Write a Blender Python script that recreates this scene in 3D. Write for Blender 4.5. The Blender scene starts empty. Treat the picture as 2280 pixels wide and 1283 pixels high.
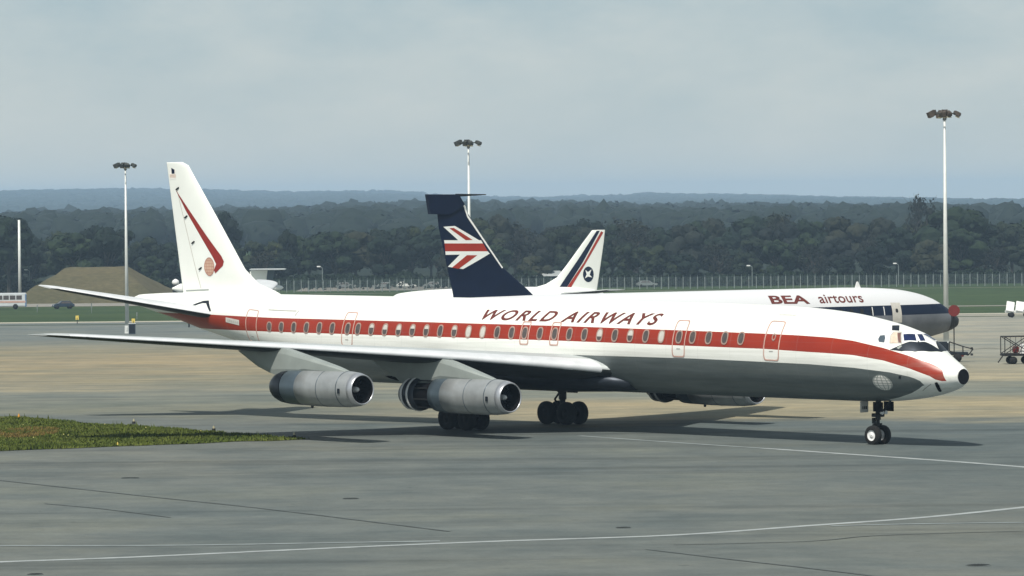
import bpy, bmesh, math, random
import numpy as np
from mathutils import Vector, Matrix, noise as mnoise

rnd = random.Random(7)
scene = bpy.context.scene
C = scene.collection

# ------------------------------------------------------------------ camera
FPX = 9553.8          # focal length in photo pixels (2280 wide)
CAMZ, PITCH, ROLL = 10.777, 0.0204, 0.0095
_F = Vector((0, math.cos(PITCH), -math.sin(PITCH)))
_R0 = Vector((1, 0, 0)); _U0 = _R0.cross(_F)
_R = _R0 * math.cos(ROLL) - _U0 * math.sin(ROLL)
_U = _R0 * math.sin(ROLL) + _U0 * math.cos(ROLL)
cam_data = bpy.data.cameras.new('camera')
cam = bpy.data.objects.new('camera', cam_data); C.objects.link(cam)
m = Matrix((( _R.x, _U.x, -_F.x, 0), (_R.y, _U.y, -_F.y, 0), (_R.z, _U.z, -_F.z, 0), (0, 0, 0, 1)))
cam.matrix_world = Matrix.Translation((0, 0, CAMZ)) @ m
cam_data.sensor_width = 36.0
cam_data.lens = FPX / 2280 * 36
cam_data.clip_start = 1.0
cam_data.clip_end = 40000
scene.camera = cam

# ------------------------------------------------------------------ light
SUN_EL, SUN_AZ = math.radians(55), math.radians(22)   # sun behind the camera, a little to the left
sun_from = Vector((-math.sin(SUN_AZ) * math.cos(SUN_EL), -math.cos(SUN_AZ) * math.cos(SUN_EL), math.sin(SUN_EL)))
ld = bpy.data.lights.new('sun', 'SUN'); ld.energy = 5.0; ld.angle = math.radians(2.2); ld.color = (1.0, 0.95, 0.86)
sun = bpy.data.objects.new('sun', ld); C.objects.link(sun)
sun.rotation_euler = (-sun_from).to_track_quat('-Z', 'Y').to_euler()
sun.location = (0, 0, 200)
w = bpy.data.worlds.new('World'); scene.world = w; w.use_nodes = True
nt = w.node_tree; nt.nodes.clear()
out = nt.nodes.new('ShaderNodeOutputWorld')
sky = nt.nodes.new('ShaderNodeTexSky'); sky.sky_type = 'NISHITA'; sky.sun_disc = False
sky.sun_elevation = SUN_EL
sky.sun_rotation = math.atan2(sun_from.x, sun_from.y)
bg1 = nt.nodes.new('ShaderNodeBackground'); bg1.inputs[1].default_value = 0.06
nt.links.new(sky.outputs[0], bg1.inputs[0])
tc = nt.nodes.new('ShaderNodeTexCoord')
mp = nt.nodes.new('ShaderNodeMapping'); mp.inputs['Scale'].default_value = (1, 1, 2.6)
nt.links.new(tc.outputs['Generated'], mp.inputs[0])
n1 = nt.nodes.new('ShaderNodeTexNoise'); n1.inputs['Scale'].default_value = 19; n1.inputs['Detail'].default_value = 8; n1.inputs['Roughness'].default_value = 0.58
nt.links.new(mp.outputs[0], n1.inputs[0])
cr = nt.nodes.new('ShaderNodeValToRGB')
cr.color_ramp.elements[0].position = 0.32; cr.color_ramp.elements[0].color = (0.410, 0.530, 0.575, 1)
cr.color_ramp.elements[1].position = 0.72; cr.color_ramp.elements[1].color = (0.610, 0.665, 0.655, 1)
nt.links.new(n1.outputs['Fac'], cr.inputs[0])
bg2 = nt.nodes.new('ShaderNodeBackground'); bg2.inputs[1].default_value = 1.0
# the thin cloud gets paler and warmer low down, as a milky sky does
spw = nt.nodes.new('ShaderNodeSeparateXYZ'); nt.links.new(tc.outputs['Generated'], spw.inputs[0])
lowf = nt.nodes.new('ShaderNodeMapRange'); lowf.inputs[1].default_value = 0.0; lowf.inputs[2].default_value = 0.05; lowf.inputs[3].default_value = 0.75; lowf.inputs[4].default_value = 0.0
nt.links.new(spw.outputs[2], lowf.inputs[0])
mixw = nt.nodes.new('ShaderNodeMix'); mixw.data_type = 'RGBA'; mixw.inputs[7].default_value = (0.63, 0.66, 0.62, 1)
nt.links.new(lowf.outputs[0], mixw.inputs[0]); nt.links.new(cr.outputs[0], mixw.inputs[6]); nt.links.new(mixw.outputs[2], bg2.inputs[0])
mx = nt.nodes.new('ShaderNodeMixShader'); mx.inputs[0].default_value = 0.92
# the cloud veil is made thinner overhead, out of view, to deepen the shadows
veil = nt.nodes.new('ShaderNodeMapRange'); veil.interpolation_type = 'SMOOTHSTEP'
veil.inputs[1].default_value = 0.10; veil.inputs[2].default_value = 0.85; veil.inputs[3].default_value = 0.94; veil.inputs[4].default_value = 0.40
nt.links.new(spw.outputs[2], veil.inputs[0]); nt.links.new(veil.outputs[0], mx.inputs[0])
nt.links.new(bg1.outputs[0], mx.inputs[1]); nt.links.new(bg2.outputs[0], mx.inputs[2]); nt.links.new(mx.outputs[0], out.inputs[0])
scene.view_settings.view_transform = 'Standard'
scene.view_settings.look = 'None'
scene.view_settings.exposure = 0.0
scene.view_settings.gamma = 1.0
scene.view_settings.use_curve_mapping = False
scene.cycles.volume_bounces = 1

# ------------------------------------------------------------------ helpers
def gz(y):
    if y < 205: return 0.0
    return -(min(y, 745.0) - 205) * 0.0135

def ray(px, py):
    v = _F + _R * ((px - 1140) / FPX) - _U * ((py - 641.5) / FPX)
    return Vector((0, 0, CAMZ)), v

def on_depth(px, py, d):
    o, v = ray(px, py); return o + v * (d / v.y)

def on_ground(px, py):
    o, v = ray(px, py)
    lo, hi = 20.0, 5000.0
    for _ in range(60):
        mid = (lo + hi) / 2; p = o + v * mid
        if p.z > gz(p.y): lo = mid
        else: hi = mid
    p = o + v * lo; p.z = gz(p.y); return p

def foot(px, d):
    """ground point under image column px at distance d"""
    x = (px - 1140) / FPX * d
    return Vector((x, d, gz(d)))

def tag(o, label=None, cat=None, group=None, kind=None):
    if label: o['label'] = label
    if cat: o['category'] = cat
    if group: o['group'] = group
    if kind: o['kind'] = kind
    return o

def empty(name, loc, rz=0.0, label=None, cat=None, group=None):
    o = bpy.data.objects.new(name, None); C.objects.link(o)
    o.location = loc; o.rotation_euler = (0, 0, rz); o.empty_display_size = 0.5
    return tag(o, label, cat, group)

def link(name, me, mat, parent=None, smooth=False):
    if mat is not None and not me.materials: me.materials.append(mat)
    if smooth:
        me.polygons.foreach_set('use_smooth', [True] * len(me.polygons))
    o = bpy.data.objects.new(name, me); C.objects.link(o)
    if parent is not None: o.parent = parent
    return o

def from_lists(name, verts, faces, mat, parent=None, smooth=False):
    me = bpy.data.meshes.new(name); me.from_pydata([tuple(v) for v in verts], [], faces); me.update()
    return link(name, me, mat, parent, smooth)

def from_bm(name, bm, mat, parent=None, smooth=False, normals=True):
    if normals: bmesh.ops.recalc_face_normals(bm, faces=bm.faces)
    me = bpy.data.meshes.new(name); bm.to_mesh(me); bm.free()
    return link(name, me, mat, parent, smooth)

def copy_tree(o, parent=None):
    c = o.copy(); C.objects.link(c); c.parent = parent
    for ch in list(o.children): copy_tree(ch, c)
    return c

def bm_box(bm, c, s, rot=None, bev=0.0):
    r = bmesh.ops.create_cube(bm, size=1)
    vs = r['verts']
    M = Matrix.Translation(c) @ (rot if rot is not None else Matrix.Identity(4)) @ Matrix.Diagonal((s[0], s[1], s[2], 1))
    for v in vs: v.co = M @ v.co
    if bev > 0:
        es = list({e for v in vs for e in v.link_edges})
        bmesh.ops.bevel(bm, geom=es, offset=bev, segments=2, affect='EDGES')

def bm_cone(bm, p0, p1, r0, r1, seg=10, caps=True):
    p0 = Vector(p0); p1 = Vector(p1); ax = (p1 - p0).normalized()
    up = Vector((0, 0, 1)) if abs(ax.z) < 0.9 else Vector((1, 0, 0))
    a = ax.cross(up).normalized(); b = ax.cross(a)
    ra, rb = [], []
    for i in range(seg):
        t = 2 * math.pi * i / seg; dr = a * math.cos(t) + b * math.sin(t)
        ra.append(bm.verts.new(p0 + dr * r0)); rb.append(bm.verts.new(p1 + dr * r1))
    for i in range(seg):
        j = (i + 1) % seg; bm.faces.new((ra[i], ra[j], rb[j], rb[i]))
    if caps:
        bm.faces.new(ra[::-1]); bm.faces.new(rb)

def bm_prism(bm, poly, y0, y1):
    """polygon in (x, z) extruded along y"""
    a = [bm.verts.new((p[0], y0, p[1])) for p in poly]; b = [bm.verts.new((p[0], y1, p[1])) for p in poly]
    n = len(poly); bm.faces.new(a[::-1]); bm.faces.new(b)
    for i in range(n): bm.faces.new((a[i], a[(i + 1) % n], b[(i + 1) % n], b[i]))

def lathe(name, prof, centre, mat, parent, axis='X', seg=40, smooth=True, caps=False):
    """prof: list of (along, r) from centre"""
    vs, fs = [], []
    for (a, r) in prof:
        for i in range(seg):
            t = 2 * math.pi * i / seg; u, v = r * math.cos(t), r * math.sin(t)
            p = {'X': (a, u, v), 'Y': (u, a, v), 'Z': (u, v, a)}[axis]
            vs.append((centre[0] + p[0], centre[1] + p[1], centre[2] + p[2]))
    n = len(prof)
    for k in range(n - 1):
        for i in range(seg):
            j = (i + 1) % seg; fs.append((k * seg + i, k * seg + j, (k + 1) * seg + j, (k + 1) * seg + i))
    if caps:
        fs.append(tuple(range(seg))[::-1]); fs.append(tuple((n - 1) * seg + i for i in range(seg)))
    me = bpy.data.meshes.new(name); me.from_pydata(vs, [], fs); me.update()
    bm = bmesh.new(); bm.from_mesh(me); bmesh.ops.recalc_face_normals(bm, faces=bm.faces); bm.to_mesh(me); bm.free()
    return link(name, me, mat, parent, smooth)

def interp(x, tab):
    return float(np.interp(x, [t[0] for t in tab], [t[1] for t in tab]))

# ------------------------------------------------------------------ materials
def mat_new(name):
    mt = bpy.data.materials.new(name); mt.use_nodes = True
    return mt, mt.node_tree, mt.node_tree.nodes['Principled BSDF']

def N(nt, t, **kw):
    n = nt.nodes.new(t)
    for k, v in kw.items(): setattr(n, k, v)
    return n

def coords(nt, kind='Object', scale=(1, 1, 1)):
    t = N(nt, 'ShaderNodeTexCoord'); mpn = N(nt, 'ShaderNodeMapping'); mpn.inputs['Scale'].default_value = scale
    nt.links.new(t.outputs[kind], mpn.inputs[0]); return mpn.outputs[0]

def noise(nt, vec, scale, detail=5, rough=0.55):
    n = N(nt, 'ShaderNodeTexNoise'); n.inputs['Scale'].default_value = scale; n.inputs['Detail'].default_value = detail
    n.inputs['Roughness'].default_value = rough; nt.links.new(vec, n.inputs['Vector']); return n.outputs['Fac']

def ramp(nt, fac, stops, interp_='LINEAR'):
    r = N(nt, 'ShaderNodeValToRGB'); r.color_ramp.interpolation = interp_
    el = r.color_ramp.elements
    while len(el) < len(stops): el.new(0.5)
    for e, (p, c) in zip(el, stops):
        e.position = p; e.color = (c, c, c, 1) if isinstance(c, (int, float)) else (*c, 1)
    nt.links.new(fac, r.inputs[0]); return r.outputs[0]

def mixc(nt, fac, a, b, mode='MIX'):
    n = N(nt, 'ShaderNodeMix', data_type='RGBA', blend_type=mode)
    for s, v in ((0, fac), (6, a), (7, b)):
        if isinstance(v, (int, float)): n.inputs[s].default_value = v
        elif isinstance(v, tuple): n.inputs[s].default_value = (*v, 1)
        else: nt.links.new(v, n.inputs[s])
    return n.outputs[2]

def math_(nt, op, a, b=None, clamp=False):
    n = N(nt, 'ShaderNodeMath', operation=op); n.use_clamp = clamp
    for i, v in enumerate((a, b)):
        if v is None: continue
        if isinstance(v, (int, float)): n.inputs[i].default_value = v
        else: nt.links.new(v, n.inputs[i])
    return n.outputs[0]

def simple(name, col, rough=0.5, metal=0.0, var=0.12, scale=3.0, bump=0.0, spec=None):
    mt, t, b = mat_new(name)
    v = coords(t); f = noise(t, v, scale)
    dark = tuple(c * (1 - var) for c in col); light = tuple(min(1, c * (1 + var)) for c in col)
    t.links.new(ramp(t, f, [(0.3, dark), (0.7, light)]), b.inputs['Base Color'])
    b.inputs['Roughness'].default_value = rough; b.inputs['Metallic'].default_value = metal
    if spec is not None: b.inputs['Specular IOR Level'].default_value = spec
    if bump:
        bp = N(t, 'ShaderNodeBump'); bp.inputs['Strength'].default_value = bump; bp.inputs['Distance'].default_value = 0.02
        t.links.new(noise(t, v, scale * 6), bp.inputs['Height']); t.links.new(bp.outputs[0], b.inputs['Normal'])
    return mt

M = {}
M['white'] = simple('white_paint', (0.80, 0.81, 0.78), 0.32, 0, 0.03, 0.6)
M['white_fin'] = simple('white_fin_paint', (0.78, 0.80, 0.76), 0.35, 0, 0.03, 0.8)
M['red'] = simple('red_paint', (0.33, 0.024, 0.008), 0.35, 0, 0.10, 0.9)
M['darkred'] = simple('dark_red_paint', (0.24, 0.012, 0.006), 0.4, 0, 0.08, 2)
M['brownred'] = simple('letter_red', (0.12, 0.022, 0.014), 0.45, 0, 0.15, 2)
M['black'] = simple('black_paint', (0.006, 0.006, 0.008), 0.6, 0, 0.2, 3, spec=0.2)
M['void'] = simple('dark_cavity', (0.004, 0.004, 0.005), 0.9, 0, 0.2, 3, spec=0.1)
M['navy'] = simple('navy_paint', (0.003, 0.009, 0.030), 0.55, 0, 0.15, 0.8, spec=0.2)
M['metal'] = simple('cowl_metal', (0.31, 0.325, 0.33), 0.36, 0.35, 0.14, 1.6)
M['lip'] = simple('polished_lip', (0.52, 0.53, 0.56), 0.34, 0.7, 0.05, 2)
M['slat'] = simple('bright_leading_edge', (0.61, 0.63, 0.65), 0.42, 0.12, 0.09, 1.2)
M['wing'] = simple('wing_metal', (0.42, 0.45, 0.45), 0.5, 0.1, 0.07, 0.9)
M['wing_shade'] = simple('wing_underside_shade', (0.022, 0.027, 0.028), 0.5, 0.3, 0.15, 0.7)  # near-black: the shade under the wings is put into the colour
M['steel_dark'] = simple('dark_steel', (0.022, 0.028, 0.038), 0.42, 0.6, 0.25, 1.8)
M['steel_blue'] = simple('blue_grey_steel', (0.085, 0.115, 0.14), 0.36, 0.45, 0.15, 1.5)
M['pylon'] = simple('pylon_paint', (0.27, 0.30, 0.285), 0.5, 0.1, 0.10, 1.2)
M['tyre'] = simple('tyre_rubber', (0.005, 0.005, 0.005), 0.9, 0, 0.2, 6)
M['gear'] = simple('gear_steel', (0.012, 0.012, 0.012), 0.6, 0.3, 0.3, 6)
M['hub'] = simple('hub_white', (0.75, 0.75, 0.75), 0.5, 0, 0.05, 6)
M['outline'] = simple('door_outline', (0.50, 0.32, 0.27), 0.5, 0, 0.15, 3)
M['outline_grey'] = simple('door_outline_grey', (0.40, 0.40, 0.37), 0.5, 0, 0.15, 3)
M['frame'] = simple('window_frame', (0.36, 0.24, 0.20), 0.45, 0.1, 0.15, 5)
M['glass'] = simple('cabin_glass', (0.075, 0.062, 0.058), 0.3, 0, 0.3, 4)
M['glass_blue'] = simple('cockpit_glass', (0.012, 0.02, 0.07), 0.08, 0, 0.3, 4)
M['blind'] = simple('window_blind', (0.50, 0.48, 0.44), 0.7, 0, 0.08, 5)
M['beige'] = simple('cockpit_lining', (0.60, 0.48, 0.38), 0.7, 0, 0.15, 5)
M['brown'] = simple('brown_lining', (0.13, 0.06, 0.05), 0.7, 0, 0.2, 5)
M['globe'] = simple('globe_print', (0.55, 0.37, 0.27), 0.5, 0, 0.08, 5)
M['globe_line'] = simple('globe_lines', (0.42, 0.20, 0.15), 0.5, 0, 0.1, 5)
M['globe_white'] = simple('globe_white', (0.82, 0.79, 0.75), 0.5, 0, 0.06, 5)
M['mast'] = simple('mast_paint', (0.62, 0.64, 0.62), 0.5, 0.1, 0.08, 1.2)
M['lampbody'] = simple('floodlight_body', (0.05, 0.055, 0.05), 0.6, 0.2, 0.4, 4)
M['lampred'] = simple('floodlight_rust', (0.075, 0.058, 0.045), 0.6, 0.1, 0.4, 4)
M['lampglass'] = simple('floodlight_glass', (0.42, 0.38, 0.24), 0.25, 0.2, 0.2, 4)
M['post'] = simple('concrete_post', (0.17, 0.20, 0.20), 0.85, 0, 0.25, 1)
M['rail'] = simple('fence_wire', (0.12, 0.16, 0.16), 0.8, 0.2, 0.2, 1)
M['yellow'] = simple('yellow_paint', (0.62, 0.48, 0.10), 0.6, 0, 0.15, 4)
M['flower'] = simple('flower_yellow', (0.38, 0.34, 0.10), 0.7, 0, 0.2, 4)
M['dry'] = simple('dry_grass', (0.15, 0.105, 0.022), 0.9, 0, 0.3, 1.5)
M['orange'] = simple('orange_paint', (0.55, 0.26, 0.03), 0.6, 0, 0.15, 4)
M['bus'] = simple('bus_paint', (0.55, 0.58, 0.60), 0.4, 0, 0.08, 1)
M['busblue'] = simple('bus_blue', (0.12, 0.20, 0.34), 0.4, 0, 0.1, 1)
M['carblue'] = simple('car_dark_blue', (0.02, 0.035, 0.06), 0.3, 0.2, 0.1, 1)
M['cargrey'] = simple('car_pale_grey', (0.20, 0.22, 0.22), 0.35, 0.1, 0.1, 1)
M['roof'] = simple('shed_roof', (0.30, 0.32, 0.32), 0.8, 0, 0.15, 0.5)
M['wall'] = simple('shed_wall', (0.035, 0.04, 0.045), 0.8, 0, 0.3, 0.5)
M['line'] = simple('white_line_paint', (0.29, 0.315, 0.315), 0.7, 0, 0.22, 1.2)
M['line_faint'] = simple('worn_line_paint', (0.19, 0.215, 0.215), 0.7, 0, 0.25, 1.0)
M['joint'] = simple('tar_joint', (0.075, 0.088, 0.087), 0.9, 0, 0.3, 1)
M['drain'] = simple('drain_grate', (0.03, 0.035, 0.035), 0.8, 0.2, 0.3, 4)
M['kerb'] = simple('pale_concrete_strip', (0.36, 0.34, 0.27), 0.9, 0, 0.18, 0.15)
M['redboard'] = simple('red_board', (0.13, 0.010, 0.008), 0.6, 0, 0.15, 3)

# apron: warm concrete and blue grey asphalt in worn bands, with streaks and stains
mt, t, b = mat_new('apron_surface'); M['apron'] = mt
geo = N(t, 'ShaderNodeNewGeometry'); sep = N(t, 'ShaderNodeSeparateXYZ'); t.links.new(geo.outputs['Position'], sep.inputs[0])
X, Y = sep.outputs[0], sep.outputs[1]
pos = geo.outputs['Position']
big = noise(t, pos, 0.020, 3, 0.5); midn = noise(t, pos, 0.085, 5, 0.6); fine = noise(t, pos, 0.9, 5, 0.65); grain = noise(t, pos, 7.0, 3, 0.6)
wob = math_(t, 'MULTIPLY', math_(t, 'SUBTRACT', midn, 0.5), 26.0)
Yd = math_(t, 'ADD', Y, wob)
fy = math_(t, 'DIVIDE', math_(t, 'SUBTRACT', Yd, 100.0), 500.0, True)
def s(v): return (v - 100) / 500.0
A1 = (0.119, 0.131, 0.128); A2 = (0.098, 0.115, 0.117); T1 = (0.262, 0.226, 0.155); T2 = (0.240, 0.207, 0.143); G1 = (0.142, 0.148, 0.124)
left = ramp(t, fy, [(s(120), A1), (s(218), A1), (s(232), G1), (s(255), (0.150, 0.160, 0.145)), (s(272), (0.225, 0.205, 0.155)), (s(300), T2),
                    (s(385), T2), (s(420), (0.175, 0.175, 0.15)), (s(450), (0.135, 0.150, 0.148)), (s(560), (0.14, 0.155, 0.15))])
right = ramp(t, fy, [(s(120), A1), (s(203), A2), (s(212), T1), (s(236), T1), (s(246), (0.16, 0.17, 0.15)), (s(264), (0.17, 0.175, 0.15)),
                     (s(275), (0.27, 0.245, 0.18)), (s(312), (0.245, 0.23, 0.185)), (s(322), (0.20, 0.195, 0.165)), (s(345), (0.255, 0.245, 0.21)), (s(560), (0.27, 0.26, 0.225))])
fx = math_(t, 'DIVIDE', math_(t, 'ADD', X, 14.0), 16.0, True)
col = mixc(t, fx, left, right)
col = mixc(t, 1.0, col, ramp(t, big, [(0.3, (0.86, 0.92, 0.95)), (0.7, (1.12, 1.07, 1.0))]), 'MULTIPLY')
col = mixc(t, 1.0, col, ramp(t, midn, [(0.30, (0.76, 0.82, 0.85)), (0.5, 1.0), (0.72, (1.18, 1.13, 1.02))]), 'MULTIPLY')
mid2 = noise(t, pos, 0.30, 5, 0.6)
col = mixc(t, 1.0, col, ramp(t, mid2, [(0.3, (0.80, 0.83, 0.84)), (0.7, (1.16, 1.14, 1.09))]), 'MULTIPLY')
col = mixc(t, 1.0, col, ramp(t, fine, [(0.28, 0.88), (0.72, 1.10)]), 'MULTIPLY')
col = mixc(t, 1.0, col, ramp(t, grain, [(0.25, 0.90), (0.75, 1.08)]), 'MULTIPLY')
# oil drips and patched spots
spots = noise(t, pos, 1.7, 2, 0.5)
col = mixc(t, 1.0, col, ramp(t, spots, [(0.0, 0.62), (0.24, 0.72), (0.30, 1.0), (1.0, 1.0)]), 'MULTIPLY')
# tyre scuffs: long thin dark marks along the taxi direction
mpn = N(t, 'ShaderNodeMapping'); mpn.inputs['Rotation'].default_value = (0, 0, math.radians(-44)); mpn.inputs['Scale'].default_value = (0.010, 0.33, 1)
t.links.new(pos, mpn.inputs[0]); scuff = noise(t, mpn.outputs[0], 1.0, 4, 0.6)
col = mixc(t, 1.0, col, ramp(t, scuff, [(0.28, 0.66), (0.45, 0.98), (0.58, 1.0), (0.72, 1.16)]), 'MULTIPLY')
t.links.new(col, b.inputs['Base Color']); b.inputs['Roughness'].default_value = 0.85; b.inputs['Specular IOR Level'].default_value = 0.25
bp = N(t, 'ShaderNodeBump'); bp.inputs['Strength'].default_value = 0.3; bp.inputs['Distance'].default_value = 0.01
t.links.new(grain, bp.inputs['Height']); t.links.new(bp.outputs[0], b.inputs['Normal'])

def ground_mat(name, a, b_, sc, sc2):
    mt, t, b = mat_new(name)
    geo = N(t, 'ShaderNodeNewGeometry'); pos = geo.outputs['Position']
    f = noise(t, pos, sc, 6, 0.6); g = noise(t, pos, sc2, 4, 0.6)
    c = ramp(t, f, [(0.3, a), (0.7, b_)]); c = mixc(t, 1.0, c, ramp(t, g, [(0.3, 0.75), (0.7, 1.2)]), 'MULTIPLY')
    t.links.new(c, b.inputs['Base Color']); b.inputs['Roughness'].default_value = 0.95; b.inputs['Specular IOR Level'].default_value = 0.1
    return mt
M['grass_far'] = ground_mat('airfield_grass', (0.026, 0.050, 0.018), (0.052, 0.078, 0.026), 0.03, 0.5)
M['soil'] = ground_mat('grass_patch_base', (0.035, 0.050, 0.014), (0.10, 0.105, 0.028), 0.35, 3.0)
M['mound'] = ground_mat('dry_mound', (0.078, 0.074, 0.040), (0.118, 0.100, 0.058), 0.06, 0.9)
M['road'] = ground_mat('pale_road', (0.20, 0.195, 0.175), (0.26, 0.24, 0.21), 0.05, 0.8)
M['field'] = ground_mat('woodland_floor', (0.008, 0.014, 0.010), (0.016, 0.024, 0.014), 0.01, 0.05)
M['farhill'] = ground_mat('hill_fields', (0.016, 0.026, 0.020), (0.09, 0.09, 0.06), 0.004, 0.02)
M['grass_blade'] = ground_mat('grass_blades', (0.055, 0.082, 0.014), (0.125, 0.145, 0.034), 0.35, 2.0)

def leaf_mat(name, a, b_, vary=True):
    mt, t, b = mat_new(name)
    info = N(t, 'ShaderNodeObjectInfo'); geo = N(t, 'ShaderNodeNewGeometry')
    f = noise(t, geo.outputs['Position'], 0.35, 3, 0.6)
    c = ramp(t, f, [(0.3, a), (0.72, b_)])
    if vary: c = mixc(t, 1.0, c, ramp(t, info.outputs['Random'], [(0.0, (0.40, 0.50, 0.66)), (0.5, (0.9, 0.95, 1.0)), (1.0, (1.9, 1.65, 1.15))]), 'MULTIPLY')
    t.links.new(c, b.inputs['Base Color']); b.inputs['Roughness'].default_value = 0.8; b.inputs['Specular IOR Level'].default_value = 0.15
    return mt
M['leaf_dark'] = leaf_mat('leaf_dark', (0.004, 0.010, 0.008), (0.013, 0.024, 0.012))
M['leaf_olive'] = leaf_mat('leaf_olive', (0.006, 0.012, 0.008), (0.024, 0.032, 0.013))
M['leaf_brown'] = leaf_mat('leaf_brown', (0.006, 0.010, 0.009), (0.018, 0.021, 0.015))
M['leaf_ridge'] = leaf_mat('leaf_ridge', (0.006, 0.012, 0.010), (0.013, 0.021, 0.014), False)
M['bark'] = simple('bark', (0.045, 0.04, 0.035), 0.9, 0, 0.3, 2)

# ------------------------------------------------------------------ ground sheets
def sheet(name, poly, off, mat, kind='structure', maxlen=None, **kw):
    """flat polygon (world x, y) laid on the slightly sloping ground"""
    bm = bmesh.new()
    vs = [bm.verts.new((p[0], p[1], 0)) for p in poly]
    f = bm.faces.new(vs)
    bmesh.ops.triangulate(bm, faces=[f])
    for yy in (205.0, 745.0):
        bmesh.ops.bisect_plane(bm, geom=bm.verts[:] + bm.edges[:] + bm.faces[:], plane_co=(0, yy, 0), plane_no=(0, 1, 0), dist=1e-4)
    for v in bm.verts: v.co.z = gz(v.co.y) + off
    for f in bm.faces:
        f.normal_update()
        if f.normal.z < 0: f.normal_flip()
    o = from_bm(name, bm, mat, normals=False)
    tag(o, kw.get('label'), kw.get('cat'), kw.get('group'), kind)
    return o

sheet('ground', [(-5000, -500), (5000, -500), (5000, 10900), (-5000, 10900)], 0.0, M['grass_far'])
sheet('apron', [(-420, -120), (420, -120), (420, 566), (-420, 566)], 0.03, M['apron'])
sheet('concrete_edge_strip', [(-420, 566), (420, 566), (420, 577), (-420, 577)], 0.05, M['kerb'])
sheet('grass_strip', [(-420, 548), (-16, 550), (20, 551), (46, 551), (70, 548), (420, 548), (420, 544.5), (46, 546), (-16, 547), (-420, 545)], 0.055, M['grass_far'])
sheet('service_road', [(-300, 760), (-56, 760), (-52, 775), (-50, 866), (-300, 866)], 0.03, M['road'])
sheet('perimeter_path', [(-40, 845), (420, 845), (420, 847), (-40, 847)], 0.03, M['road'])
sheet('woodland_floor', [(-420, 884), (420, 884), (420, 1300), (-420, 1300)], 0.02, M['field'])
sheet('gravel_yard', [(-44, 872), (-12, 872), (-12, 905), (-44, 905)], 0.03, M['road'])
sheet('taxiway_far', [(-30, 655), (420, 655), (420, 665), (-30, 665)], 0.03, M['road'])

def strip(name, pts, width, off, mat, px=True):
    P = [on_ground(*p) for p in pts] if px else [Vector(p) for p in pts]
    # smooth resample
    res = []
    n = len(P)
    for i in range(n - 1):
        p0 = P[max(i - 1, 0)]; p1 = P[i]; p2 = P[i + 1]; p3 = P[min(i + 2, n - 1)]
        for k in range(8):
            s_ = k / 8
            res.append(0.5 * ((2 * p1) + (p2 - p0) * s_ + (2 * p0 - 5 * p1 + 4 * p2 - p3) * s_ ** 2 + (3 * p1 - p0 - 3 * p2 + p3) * s_ ** 3))
    res.append(P[-1])
    vs, fs = [], []
    for i, p in enumerate(res):
        d = (res[min(i + 1, len(res) - 1)] - res[max(i - 1, 0)]); d.z = 0; d.normalize()
        nrm = Vector((-d.y, d.x, 0)); wv = width * (1 + 0.18 * mnoise.noise(Vector((i * 0.7, 3, 1))))
        for s_ in (-0.5, 0.5):
            q = p + nrm * wv * s_; vs.append((q.x, q.y, gz(q.y) + off))
    for i in range(len(res) - 1): fs.append((2 * i, 2 * i + 2, 2 * i + 3, 2 * i + 1))
    o = from_lists(name, vs, fs, mat)
    me = o.data
    bm = bmesh.new(); bm.from_mesh(me)
    for f in bm.faces:
        f.normal_update()
        if f.normal.z < 0: f.normal_flip()
    bm.to_mesh(me); bm.free()
    return tag(o, kind='structure')

strip('taxi_line', [(-200, 1263), (0, 1254), (300, 1243), (760, 1222), (1100, 1208), (1500, 1194), (1800, 1173), (2050, 1155), (2280, 1132), (2480, 1110)], 0.42, 0.038, M['line'])
strip('taxi_line', [(-200, 1219), (0, 1218), (400, 1217), (760, 1211), (980, 1207.5)], 0.38, 0.042, M['line_faint'])
strip('taxi_line', [(1850, 1174), (2000, 1170), (2280, 1166), (2480, 1164)], 0.32, 0.042, M['line_faint'])
strip('taxi_line', [(1290, 972), (1500, 987), (1700, 1000)], 0.35, 0.038, M['line_faint'])
strip('taxi_line', [(1700, 1000), (1900, 1014), (2100, 1028), (2280, 1042), (2480, 1060)], 0.42, 0.038, M['line'])
strip('pavement_joint', [(-100, 1062), (0, 1072), (340, 1109), (560, 1132), (760, 1156), (1000, 1186)], 0.16, 0.046, M['joint'])
strip('pavement_joint', [(1440, 1226), (1640, 1250), (1800, 1268), (1980, 1290)], 0.14, 0.046, M['joint'])
strip('pavement_joint', [(100, 1124), (230, 1136), (380, 1155)], 0.11, 0.046, M['joint'])
strip('pavement_joint', [(1500, 1216), (1800, 1208), (1960, 1195), (2280, 1185)], 0.12, 0.046, M['joint'])

# drains in the apron
for i, (px, py, sx, sy, lab) in enumerate([(290, 1067, 0.62, 0.9, 'dark oval drain cover in the apron below the middle of the grass patch'),
                              (781, 1113, 0.5, 0.55, 'small dark drain cover on the open apron below the outer near engine'),
                              (1388, 1178, 0.42, 0.5, 'small dark drain cover just above the long white taxi line'),
                              (2178, 1262, 0.6, 0.75, 'dark drain cover in the bottom right corner of the apron'),
                              (78, 1282, 0.4, 0.5, 'dark drain cover at the bottom left edge of the apron')]):
    p = on_ground(px, py)
    r = empty('drain_cover', p + Vector((0, 0, 0.034)), 0.3 * i, lab, 'drain cover', 'drain covers in the apron')
    bm = bmesh.new()
    bm_cone(bm, (0, 0, 0), (0, 0, 0.012), sx * 0.62, sx * 0.60, 20)
    from_bm('surround', bm, M['joint'], r)
    bm = bmesh.new()
    for k in range(-3, 4):
        L = math.sqrt(max(0.05, 1 - (k / 4) ** 2)) * sx * 0.55
        bm_box(bm, (0, k * sx * 0.13, 0.018), (2 * L, sx * 0.07, 0.014))
    from_bm('grate', bm, M['drain'], r)

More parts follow.
